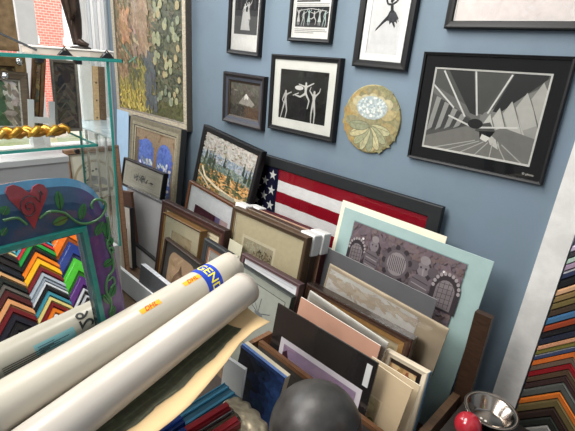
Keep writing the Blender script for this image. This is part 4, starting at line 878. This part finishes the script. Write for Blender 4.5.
for k in range(5): mb.lathe([(0, .0064), (.005, .0066), (0, .0075)], 10, S(240, 236, 226), A=(-.02+.016*(k % 3), -.02+.014*(k//3), -.0012))
mb.build('pale_dots', M_PLAST, t)  # small pale raised dots inside the bowl
rb = atz(468, 425, szt+.046)
t = thing('red_ball', 'red glossy ball beside the steel bowl', 'ball', Matrix.Translation((rb[0], rb[1], szt)))
rr2 = .045
mb = MB(); mb.lathe([(max(.0004, rr2*math.sin(PI*k/24)), rr2-rr2*math.cos(PI*k/24)) for k in range(25)], 40, S(176, 40, 52)); mb.build('ball', M_GLOSS, t, smooth=True)

# ================================================================== PAINTED MIRROR
l, tt = math.radians(12.03), math.radians(-7.08)
n = MN; P0 = ML0
xa = np.array([-math.sin(tt), math.cos(tt), 0.]); xa = np.array([math.sin(-tt)*-1, math.cos(tt), 0]); xa = xa-n*(xa @ n); xa /= np.linalg.norm(xa); ya = np.cross(n, xa)
Mm = mat4(xa, ya, n, P0); ivm = Mm.inverted()
def mu(px, py):
    p = ivm @ Vector(hitp(px, py, P0, n)); return p.x, p.y
xR = (mu(118, 300)[0]+mu(116, 240)[0])/2; xH = mu(17, 208)[0]; topc = mu(22, 181)[1]; W2 = xR-xH
inx = (mu(86, 240)[0]+mu(93, 305)[0])/2-xH; iny = (mu(84, 233)[1]+mu(5, 243)[1])/2
cy_ = mu(114, 222)[1]      # where the corner curve meets the side
yb_ = TZ
Mm = mat4(xa, ya, n, np.array(P0)+xa*xH); base_y = (TZ+.005-Mm.translation.z)/ya[2]
mi = thing('painted_mirror', 'folk-art mirror in a blue and purple painted frame with a red heart and vines', 'mirror', mat4(xa, ya, n, np.array(Mm.translation)+ya*base_y)); 
def ly(y): return y-base_y
TOP, INY, CY, BOT = ly(topc), ly(iny), ly(cy_), 0.0
def outer():
    pts = []
    sh_ = ly(mu(75, 186)[1]); xs_ = mu(75, 186)[0]-xH
    curve = [(W2, BOT), (W2, CY-.02), (W2*.985, CY+.02), (W2*.93, CY+(TOP-CY)*.52), (W2*.8, CY+(TOP-CY)*.78), (W2*.6, CY+(TOP-CY)*.93), (W2*.3, TOP-.002), (0, TOP)]
    return curve
oc = outer()
def dense(c, m_=6):
    o = []
    for i in range(len(c)-1):
        p0, p1, p2, p3 = c[max(i-1, 0)], c[i], c[i+1], c[min(i+2, len(c)-1)]
        for k in range(m_):
            t = k/m_
            if i == 0: o.append((p1[0]+(p2[0]-p1[0])*t, p1[1]+(p2[1]-p1[1])*t)); continue
            o.append(tuple(.5*((2*p1[d])+(-p0[d]+p2[d])*t+(2*p0[d]-5*p1[d]+4*p2[d]-p3[d])*t*t+(-p0[d]+3*p1[d]-3*p2[d]+p3[d])*t**3) for d in (0, 1)))
    return o+[c[-1]]
oc = dense(oc); half = oc
ring_o = half+[(-x, y) for x, y in half[::-1][1:]]
BI = .20
def inner_for(x, y):
    # nearest matching point on the rectangular opening
    if y < BI: return (math.copysign(inx, x), BI)
    ang_ = (x, y)
    if y <= INY and abs(x) > W2*.94: return (math.copysign(inx, x), max(BI, min(y, INY)))
    cxr = max(-inx, min(inx, x*inx/(W2*.93))); return (cxr, INY)
ring_i = [inner_for(x, y) for x, y in ring_o]
def paintcol(x, y):
    blue, purp = np.array((30, 66, 96)), np.array((84, 52, 104))
    f = max(0, min(1, (abs(x)/W2-.55)/.35)) if y > CY-.05 else 1
    if y < CY: f = min(1, max(.0, f))
    return tuple(blue*(1-f)+purp*f)
mb = MB(); Nn = len(ring_o); NRr = 7
vs = []
for a_, b_ in zip(ring_o, ring_i):
    for j in range(NRr+1):
        r = j/NRr; z = .004*math.sin(r*PI)+(-.006 if j == 0 else 0); vs.append((a_[0]+(b_[0]-a_[0])*r, a_[1]+(b_[1]-a_[1])*r, .012+z))
fs = []; cs = []
for i in range(Nn-1):
    for j in range(NRr):
        q = [i*(NRr+1)+j, (i+1)*(NRr+1)+j, (i+1)*(NRr+1)+j+1, i*(NRr+1)+j+1]; fs.append(tuple(q)); m0 = np.mean([vs[k][:2] for k in q], axis=0)
        c = paintcol(*m0); cs.append(S((62, 110, 140) if j == 0 and m0[1] > CY else c))
# sides and back
b0 = len(vs); vs += [(p[0], p[1], -.016) for p in ring_o]+[(p[0], p[1], -.004) for p in ring_i]
for i in range(Nn-1):
    fs.append((i*(NRr+1), b0+i, b0+i+1, (i+1)*(NRr+1))); cs.append(S(46, 92, 124)); fs.append((i*(NRr+1)+NRr, (i+1)*(NRr+1)+NRr, b0+Nn+i+1, b0+Nn+i)); cs.append(S(30, 90, 92))
    fs.append((b0+i, b0+Nn+i, b0+Nn+i+1, b0+i+1)); cs.append(S(50, 44, 40))
mb.add(vs, fs, cs)
mb.prism([(-W2, 0), (W2, 0), (inx, BI), (-inx, BI)], -.016, .012, S(70, 48, 92)); mb.build('frame', M_GLOSS, mi)
mb = MB(); tl = .02
mb.rings(2*(inx+tl*.55), INY-BI+1.1*tl, [(0, .013, S(30, 110, 104)), (.004, .021, S(40, 126, 116)), (tl*.8, .02, S(24, 92, 90)), (tl, .010, S(16, 60, 60)), (tl, .001, S(16, 60, 60))], 0, BI-tl*.55)
o = mb.build('inner_lip', M_GLOSS, mi); o['label'] = 'teal inner lip'
mb = MB(); mb.poly([(-inx-.002, BI-.002), (inx+.002, BI-.002), (inx+.002, INY+.002), (-inx-.002, INY+.002)], 0, S(255, 255, 255)); o = mb.build('mirror_glass', M_MIRROR, mi)
MI = mi.matrix_world.inverted()
def ml(px, py):
    p = MI @ Vector(hitp(px, py, np.array(P0), n)); return p.x, p.y
Z0 = .0172
H = [(27.5, 192.5), (30, 186.5), (35, 183.5), (40, 184.5), (44, 190), (43, 197), (38.5, 208), (33, 222), (31, 228.5), (25, 220), (15, 208), (6, 199), (2.5, 192), (4.5, 186.5), (10, 184.5), (18, 187), (24, 191.5)]
mb = MB(); mb.prism([ml(*p) for p in H][::-1], Z0-.006, Z0+.002, S(140, 44, 50)); ht = mb.build('heart', M_GLOSS, mi); ht['label'] = 'red heart with a dark spiral'
mb = MB(); sp = [(25.5+(1+.62*k)*math.cos(-.5-k*.62)*.62, 206+(1+.62*k)*math.sin(-.5-k*.62)*.60) for k in range(20)]+[(33, 213), (37, 204), (37.5, 196), (36, 189.5), (34, 194), (38, 194.5)]
sp = [(25.5+(.8+.5*k)*math.cos(.6+k*.55), 207+(.8+.5*k)*math.sin(.6+k*.55)*1.15) for k in range(21)]+[(36.5, 202), (37, 195), (36, 190), (33.5, 194.5), (36, 190), (39, 194)]
mb.tube([(*ml(*p), Z0+.0028) for p in sp], .0016, 6, S(50, 22, 30)); mb.build('spiral', M_GLOSS, ht)
VN = (58, 108, 62)
for pts in ([(0, 220), (8, 218), (16, 218), (24, 224)], [(36, 218), (44, 212), (54, 211), (62, 213), (70, 219), (78, 223), (88, 222), (97, 217), (102, 209), (102, 203), (97, 199.5), (91, 200), (88, 205), (89, 208)], [(104, 216), (106.5, 232), (104, 244), (109, 256), (110, 268), (104, 278), (103, 290), (108, 300), (107, 312)], [(104, 248), (108, 246.5), (110, 250), (107.5, 254)], [(104, 280), (109.5, 276), (111, 282), (107, 287)]):
    mb = MB(); N_ = 40; pp = dense(pts, 6); mb.tube([(*ml(*p), Z0-.0005) for p in pp], .0036, 7, S(VN)); mb.build('vine', M_GLOSS, mi, smooth=True)
for (cx, cy, rx, ry, ro) in ((56, 200, 4.2, 9.5, -.15), (79, 211, 3.8, 8.5, .25), (57, 220.5, 8, 4.2, -.4), (2, 210, 5, 5, .5), (1, 231, 3, 5, .6), (96, 228, 3.8, 8, .5), (103, 230, 3.5, 8, -.1), (106, 240, 4, 5, -.5), (105, 262, 6, 3.5, -.7), (109, 290, 3.4, 7.5, .35), (103, 298, 3, 6, -.6), (109, 310, 3, 6, .4)):
    pts = []
    for k in range(16):
        a = 2*PI*k/16; x, y = rx*math.cos(a)*(1-.0*abs(math.sin(a))), ry*math.sin(a)
        if ry >= rx: x *= (1-.35*abs(math.sin(a))**3)
        else: y *= (1-.35*abs(math.cos(a))**3)
        pts.append(ml(cx+x*math.cos(ro)-y*math.sin(ro), cy+x*math.sin(ro)+y*math.cos(ro)))
    mb = MB(); mb.prism(pts[::-1], Z0-.008, Z0+.001, S(44, 104, 54)); 
    e0, e1 = (pts[4], pts[12]) if ry >= rx else (pts[0], pts[8]); mb.tube([(e0[0], e0[1], Z0+.0012), (e1[0], e1[1], Z0+.0012)], .0013, 5, S(24, 58, 34)); mb.build('leaf', M_GLOSS, mi)
# ================================================================== GLASS SHOWCASE AT THE WINDOW AND WHAT IS ON IT
FX, BX, EY, ZT, ZM = -1.98, -2.40, -.935, 1.541, 1.163
sc_ = thing('glass_showcase', 'glass display case with teal-edged shelves standing at the window', 'showcase', Matrix.Translation((-2.2, -1.35, 0)))
O = Vector((-2.2, -1.35, 0))
def gbox(name, x0, x1, y0, y1, z0, z1, mat, e=True, par=None):
    mb = MB(); mb.box(x0-O.x, x1-O.x, y0-O.y, y1-O.y, z0, z1, S(255, 255, 255)); o = mb.build(name, mat, par or sc_)
    return o
ts = gbox('top_shelf', BX-.06, FX-.001, -1.9, -.872, ZT-.012, ZT, M_CASEGL); gbox('polished_edge', FX-.001, FX+.004, -1.9, -.868, ZT-.0135, ZT+.001, M_GEDGE, par=ts); gbox('polished_edge', BX-.06, FX+.004, -.872, -.868, ZT-.0125, ZT+.0005, M_GEDGE, par=ts)
msf = gbox('middle_shelf', -2.34, FX-.001, -1.9, -1.016, ZM-.008, ZM, M_CASEGL); gbox('polished_edge', FX-.001, FX+.003, -1.9, -1.012, ZM-.0095, ZM+.003, M_GEDGE, par=msf); gbox('polished_edge', -2.34, FX+.003, -1.016, -1.012, ZM-.0085, ZM+.0005, M_GEDGE, par=msf)
ep = gbox('end_pane', -2.385, FX-.01, EY-.004, EY+.004, .62, ZT-.013, M_CASEGL); gbox('polished_edge', FX-.012, FX-.004, EY-.005, EY+.005, .62, ZT-.013, M_GEDGE, par=ep); gbox('polished_edge', -2.392, -2.385, EY-.005, EY+.005, .62, ZT-.013, M_GEDGE, par=ep)
mb = MB(); mb.box(-2.42-O.x, FX-.02-O.x, -1.9-O.y, EY+.0-O.y, 0, .62, S(150, 150, 150)); mb.build('base_cabinet', M_PLAST, sc_)
for (px, py, x) in ((77, 151, FX+.0),): 
    p = atx(px, py, x); mb = MB(); mb.lathe([(0, -.006), (.011, -.006), (.011, .006), (0, .006)], 20, S(24, 24, 26), A=(p[0]-O.x, p[1]-O.y, ZM-.024), ax=(1, 0, 0)); mb.build('shelf_clip', M_PLAST, sc_)
for (px, py) in ((40, 54.5), (79, 61.5)):
    p = atx(px, py, FX-.0); mb = MB(); mb.box(p[0]-O.x-.03, p[0]-O.x+.001, p[1]-O.y-.012, p[1]-O.y+.012, ZT-.03, ZT-.0135, S(28, 28, 30)); mb.build('shelf_clip', M_PLAST, sc_)
for (px, py, x) in ((73.5, 77, -2.36), (19, 62, -2.30), (5, 76.5, -2.24)):
    p = atx(px, py, x); mb = MB(); mb.lathe([(0, 0), (.014, 0), (.016, .006), (.008, .014), (0, .016)], 20, S(206, 208, 210), A=(p[0]-O.x, p[1]-O.y, p[2]), ax=(1, 0, 0)); mb.build('steel_knob', M_METAL, sc_, smooth=True)
# grey box under the middle shelf and a further glass shelf beyond
p0, p1 = atx(0, 152, -2.12), atx(67, 150, -2.12)
bx = thing('grey_box', 'plain grey box under the middle glass shelf', 'box', Matrix.Translation((-2.2, -1.4, .622)))
mb = MB(); mb.box(-.1, .08, -.4, p1[1]+1.4, 0, .44, S(150, 150, 152)); mb.build('body', M_PLAST, bx); mb = MB(); mb.box(-.104, .084, -.404, p1[1]+1.404, .44, .465, S(172, 172, 174)); mb.build('lid', M_PLAST, bx)
z3 = 1.13; q = [atz(112, 138, z3), atz(65, 121, z3), atz(64, 118, z3), atz(113, 117.5, z3)]
gs_ = thing('glass_shelf', 'second glass shelf beyond the showcase, the window reflection painted into its pale colour', 'shelf', Matrix.Translation((q[0][0], q[0][1], 0)))
x0, y0 = q[0][0], q[0][1]
mb = MB(); mb.prism([(p[0]-x0, p[1]-y0) for p in q], z3-.008, z3, S(205, 222, 232)); mb.build('shelf_glass', M_GLOSS, gs_)  # opaque pale tint stands in for the window reflection on the glass
for f in (.12, .3, .5):
    for sx, sy in [((q[0][0]+(q[2][0]-q[0][0])*f-x0), (q[0][1]+(q[2][1]-q[0][1])*f-y0))]: mb = MB(); mb.box(sx-.006, sx+.006, sy-.006, sy+.006, .117, z3-.008, S(200, 204, 206)); mb.build('upright', M_METAL, gs_)

# --- framed things standing in the case and behind it (they face into the shop)
def xpose(TL, TR, X, zb=None, h=None, lean=4): return pose(TL, TR, P0=atx(*TL, X), lean=lean, yaw=90, zb=zb, h=h)
def fr(name, label, TL, TR, X, zb, m, d, c, art=None, lip=None, cat='picture frame', lean=4, fmat=M_WOOD, h=None, mats=(), amat=M_PAINT, glass=False, top=None):
    M, w, hh = xpose(TL, TR, X, zb, h, lean); return framed(name, label, cat, M, w, hh, m, d, c, lip=lip, art=art, fmat=fmat, mats=mats, amat=amat, glass=glass, top=top)
def art_orn(a): a.rect(0, 0, 1, 1, (120, 96, 60)); a.strokes(160, lambda u, v, R_: R_.choice([(140, 112, 70), (96, 80, 56), (170, 140, 90), (90, 92, 70)]), .05, .02)
fr('picture_frame', 'ornate bronze-gold frame standing on top of the showcase at the far left', (-40, -29), (10, -21), -2.22, ZT+.001, .07, .02, (128, 106, 78), art=art_orn, lip=(.02, (90, 74, 50)), fmat=M_GILT, lean=0)
fr('picture_frame', 'dull gold frame standing in the showcase, behind the painted panel', (-30, 52), (25.5, 57), -2.33, ZM+.003, .05, .02, (138, 112, 76), art=art_orn, fmat=M_GILT)
def art_panel(a): a.rect(0, 0, .5, 1, (70, 84, 60)); a.rect(.5, 0, 1, 1, (150, 148, 138)); a.strokes(120, lambda u, v, R_: R_.choice([(60, 84, 56), (84, 100, 74)]) if u < .5 else R_.choice([(130, 126, 112), (170, 166, 156), (110, 104, 92)]), .05, .02, ang=lambda u, v: 1)
fr('picture_frame', 'dark wood frame with a green and grey painting inside the showcase', (-25, 68), (28, 73), -2.30, ZM+.003, .035, .02, (96, 82, 66), art=art_panel, lip=(.006, (150, 146, 136)))
fr('picture_frame', 'narrow brown and gold frame upright in the showcase between the painted and dark pictures', (33, 56), (46.5, 59), -2.325, ZM+.003, .02, .02, (116, 88, 58), art=art_orn, fmat=M_GILT)
def art_dark(a):
    a.rect(0, 0, 1, 1, (104, 92, 80)); a.strokes(160, lambda u, v, R_: R_.choice([(116, 100, 82), (88, 80, 72), (128, 112, 92)]), .06, .02); a.ell(.35, .3, .2, .12, (60, 52, 58)); a.ell(.6, .2, .2, .1, (86, 66, 60))
    for k in range(4): a.line([(.1, .45+.14*k), (.5, .3+.14*k), (.95, .5+.14*k)], .006, (150, 136, 112))  # chevron lines paint the glass reflection of corner samples into the picture
fr('picture_frame', 'dark glazed picture standing in the showcase in front of the white board', (50, 58.5), (77.5, 61), -2.335, ZM+.003, .015, .015, (120, 114, 104), art=art_dark, glass=True)
SX = atz(92, 120.5, z3)[0]
M, w, h = xpose((81, 63), (91.5, 64), SX-.01, zb=z3+.001, lean=1); board('foam_board', 'tall white board leaning behind the end of the showcase', 'board', M, w, h, .02, (216, 214, 208))
M, w, h = xpose((93, 66), (98, 66.5), SX, zb=z3+.001, lean=1)
t = thing('drilled_stick', 'pale wooden stick with a row of dark holes, standing behind the showcase', 'stick', M); mb = MB(); mb.prism([(-w/2, 0), (w/2, 0), (w/2, h), (-w/2, h)], -.02, 0, S(196, 164, 122)); mb.build('stick', M_WOOD, t)
mb = MB()
for k in range(5): mb.lathe([(0, .0012), (.006, .001), (.006, 0)], 12, S(30, 26, 24), A=(0, h-.10-.11*k, 0))
mb.build('holes', M_PLAST, t)
M, w, h = xpose((98.5, 66.5), (104.5, 67), SX, zb=z3+.001, lean=1); o_ = MB(); o_.prism([(-w/2, 0), (w/2, 0), (w/2, h), (-w/2, h)], -.03, 0, S(104, 82, 62)); o = o_.build('brown_plank', M_WOOD, None, M=M); tag(o, 'brown wooden plank upright beside the drilled stick', 'plank')
def art_bird(a):
    k_ = a.w/a.h*1.05; V = lambda v: v*k_; P = lambda pts, c: a.pg([(u, V(v)) for u, v in pts], c)
    a.rect(0, 0, 1, 1, (196, 188, 168)); a.rect(.06, V(.06), .94, 1, (212, 208, 192)); a.ell(.5, V(.66), .47, V(.5), (172, 160, 134), 40); a.ell(.5, V(.67), .42, V(.45), (208, 202, 184), 40)
    for k in range(6): a.ell(.3+.085*(k % 4), V(.42-.09*(k // 4)-.03*(k % 2)), .03, V(.026), (44, 44, 42), 10)
    P([(.2, .8), (.36, .62), (.52, .54), (.7, .6), (.86, .8), (.72, .9), (.4, .9)], (146, 146, 144)); a.ell(.44, V(.6), .1, V(.07), (112, 114, 114)); P([(.36, .58), (.24, .66), (.38, .64)], (84, 82, 78)); a.pg([(.45, V(.74)), (.66, V(.76)), (.88, V(.86)), (.6, V(.85))], (206, 198, 166)); a.pg([(.2, V(.88)), (.88, V(.86)), (.9, V(.93)), (.2, V(.95))], (112, 104, 90))
M, w, h = pose((63, 150.5), (119, 145.5), P0=atx(63, 150.5, -2.74), lean=0, yaw=84, zb=.002)
framed('picture_frame', 'wood-framed bird picture in a round mat, seen through the showcase glass', 'picture frame', M, w, h, .03, .03, (160, 124, 96), art=art_bird, fmat=M_WOOD, lip=(.004, (120, 84, 60)))
BF = M.copy()
# --- gilded carved garlands on the middle shelf
def garland(label, pa, pb, X, n, r):
    a, b_ = atx(*pa, X), atx(*pb, X); y0, y1 = a[1], b_[1]; zc = ZM+r*.95
    t = thing('gilded_ornament', label, 'ornament', Matrix.Translation((X, (y0+y1)/2, ZM))); L = (y1-y0)/2
    mb = MB(); mb.tube([(0.006*math.sin(k), -L+2*L*k/30, r*.8+.004*math.sin(k*.9)) for k in range(31)], r*.42, 10, S(150, 104, 40)); mb.build('stem', M_GILT, t, smooth=True)
    R_ = random.Random(n)
    for k in range(n):
        y = -L+2*L*(k+.5)/n; mb = MB(); s = 1 if k % 2 else -1
        pts = [(s*r*.1+.002, y-r*.9, r*.35), (s*r*.6, y-r*.3, r*1.0), (s*r*.35, y+r*.4, r*1.55), (-s*r*.2, y+r*1.0, r*1.2), (-s*r*.5, y+r*.9, r*.6)]
        mb.tube(dense3(pts), lambda f: r*(.10+.36*math.sin(PI*min(1, f*.95+.03))), 8, S(*R_.choice([(206, 156, 60), (186, 136, 48), (222, 178, 84)]))); mb.build('leaf', M_GILT, t, smooth=True)
def dense3(p, m_=5):
    o = []
    for i in range(len(p)-1):
        for k in range(m_): f = k/m_; o.append(tuple(p[i][d]*(1-f)+p[i+1][d]*f for d in range(3)))
    return o+[p[-1]]
garland('long gilded carved leaf garland along the front of the middle glass shelf', (-22, 138), (66, 138), atz(40, 132.5, ZM+.03)[0], 9, .033)
garland('shorter gilded carved ornament lying behind the long garland', (-30, 126), (24, 124), -2.19, 7, .028)
M, w, h = xpose((31, 99.5), (52, 101.5), -2.2, zb=ZM+.003, lean=3)
t = thing('white_easel', 'small white table easel with a crossbar on the middle shelf', 'easel', M); WH = S(184, 188, 188)
for sx in (-1, 1): mb = MB(); mb.prism([(sx*w/2-.012, 0), (sx*w/2+.012, 0), (sx*w/2+.012, h), (sx*w/2-.012, h)], -.01, 0, WH); mb.build('upright', M_PLAST, t)
mb = MB(); mb.prism([(-w/2, h*.38), (w/2, h*.38), (w/2, h*.55), (-w/2, h*.55)], -.008, -.002, WH); mb.build('crossbar', M_PLAST, t)

# --- on top of the case
bp0, bp1 = atz(72, 49, ZT), atx(118, 52, -2.02)
t = thing('white_box', 'flat off-white box under the bronze statue on top of the showcase', 'box', Matrix.Translation((-2.12, -.95, ZT+.001)))
mb = MB(); mb.box(-.11, .06, -.26, -.03, 0, .026, S(206, 196, 184)); mb.box(-.11, .06, -.03, .075, 0, .022, S(190, 180, 168)); mb.build('body', M_PAPER, t); mb = MB(); mb.box(-.113, .063, -.263, .078, .026, .031, S(232, 228, 220)); mb.build('lid', M_PAPER, t)
sx_, sy_ = -2.16, None
pf = atx(80, 41, -2.14)
t = thing('bronze_statue', 'dark bronze standing figure, only its draped legs in view, on the white box', 'statue', Matrix.Translation((-2.14, pf[1], ZT+.0325)))
DB = S(58, 46, 40)
mb = MB(); mb.lathe([(0, 0), (.045, 0), (.045, .006), (.036, .01), (0, .01)], 32, S(40, 36, 34)); mb.build('plinth', M_BRONZE, t, smooth=True)
mb = MB()
mb.tube(dense3([(0.02, .028, .012), (.012, .008, .02), (0, -.006, .03)]), lambda f: .012+.006*f, 12, DB)
mb.tube(dense3([(0, -.008, .02), (0, -.008, .06), (.002, -.012, .12), (.004, -.02, .19), (0, -.03, .27), (-.005, -.035, .38)]), lambda f: .012+.020*math.sin(min(1, f*1.2)*1.5), 14, DB)
mb.tube(dense3([(-.01, -.018, .014), (-.012, -.02, .08), (-.012, -.03, .16), (-.01, -.045, .26), (-.005, -.04, .38)]), lambda f: .010+.020*math.sin(min(1, f*1.1)*1.5), 14, DB)
mb.lathe([(.05, .36), (.062, .44), (.055, .52), (.07, .62), (.075, .68), (.03, .73), (.022, .76), (.036, .79), (.04, .83), (.026, .87), (0, .88)], 20, DB, A=(0, -.035, 0)); mb.build('body', M_BRONZE, t, smooth=True)
mb = MB(); vs = []
for i in range(13):
    f = i/12
    for j in range(9):
        g = j/8; zz = .40-.31*f*(1-.55*abs(g-.25)); vs.append((.03+.012*math.sin(g*14)*f, -.085+.09*g+.03*f*(1-g), zz))
mb.add(vs, [(i*9+j, i*9+j+1, (i+1)*9+j+1, (i+1)*9+j) for i in range(12) for j in range(8)], S(70, 56, 46)); o = mb.build('drapery', M_BRONZE, t, smooth=True); sm = o.modifiers.new('thick', 'SOLIDIFY'); sm.thickness = .006
a, b_ = atz(-14, 27, ZT+.06), atz(36, 50.5, ZT+.004)
a = atx(-14, 27, -2.1); b_ = atx(37, 50.5, -2.03)
mb = MB(); mb.box(-.01, .01, -.004, .004, 0, 1, S(120, 120, 118)); d = Vector(b_)-Vector(a); L = d.length; za = d.normalized(); xa_ = Vector((1, 0, 0)); xa_ = (xa_-za*xa_.dot(za)).normalized(); ya_ = za.cross(xa_)
mb.v = [(v[0], v[1], v[2]*L) for v in mb.v]; o = mb.build('metal_bar', M_METAL); o.matrix_world = mat4(xa_, ya_, za, a); tag(o, 'grey metal bar lying aslant on top of the showcase at the left', 'bar')
for (px, py, lb) in ((64.5, 48, 'black folded clip lying left of the white box on the showcase top'), (107, 55, 'black clamp at the right end of the showcase top')):
    p = atz(px, py, ZT+.012) if px < 100 else atx(px, 58, -2.03); 
    if px < 100: p = atx(px, 50, -2.03)
    t = thing('black_clip', lb, 'clip', Matrix.Translation((p[0], p[1], ZT+.001))); mb = MB(); mb.prism([(-.03, 0), (.03, 0), (.012, .02), (-.008, .022)], -.012, .012, S(22, 22, 24)); o = mb.build('jaw', M_PLAST, t); o.rotation_euler = (PI/2, 0, PI/2)
    mb = MB(); mb.tube([(0, -.01, .02), (0, .0, .034), (0, .012, .02)], .003, 8, S(26, 26, 28)); mb.build('loop', M_PLAST, t, smooth=True)

# ================================================================== LIGHT
w_ = bpy.data.worlds.new('world'); scene.world = w_; w_.use_nodes = True
bgn = w_.node_tree.nodes['Background']; bgn.inputs[0].default_value = (.97, .98, 1, 1); bgn.inputs[1].default_value = .33
def area(name, loc, target, size, power, col=(1, 1, 1), sy=None):
    ld = bpy.data.lights.new(name, 'AREA'); ld.energy = power; ld.size = size; ld.color = col
    if sy: ld.shape = 'RECTANGLE'; ld.size_y = sy
    o = bpy.data.objects.new(name, ld); COL.objects.link(o); o.location = loc; o.rotation_euler = (Vector(target)-Vector(loc)).to_track_quat('-Z', 'Y').to_euler(); return o
area('window_daylight', (-5.6, -1.4, 3.6), (-2.2, -.6, .9), 2.4, 230, (.97, .985, 1))
area('ceiling_panel_light', (-1.5, -1.3, 2.95), (-1.5, -.9, 0), 1.1, 52, (1, .96, .9))
area('ceiling_panel_light', (-1.6, -2.9, 2.95), (-1.3, -.0, .8), 1.2, 72, (1, .97, .93))
area('street_daylight', (-6.5, 1.5, 6.5), (-12, 2, 1.5), 3, 1200, (1, .98, .95))
scene.view_settings.view_transform = 'Standard'; scene.view_settings.look = 'None'; scene.view_settings.exposure = 0
scene.cycles.use_denoising = True
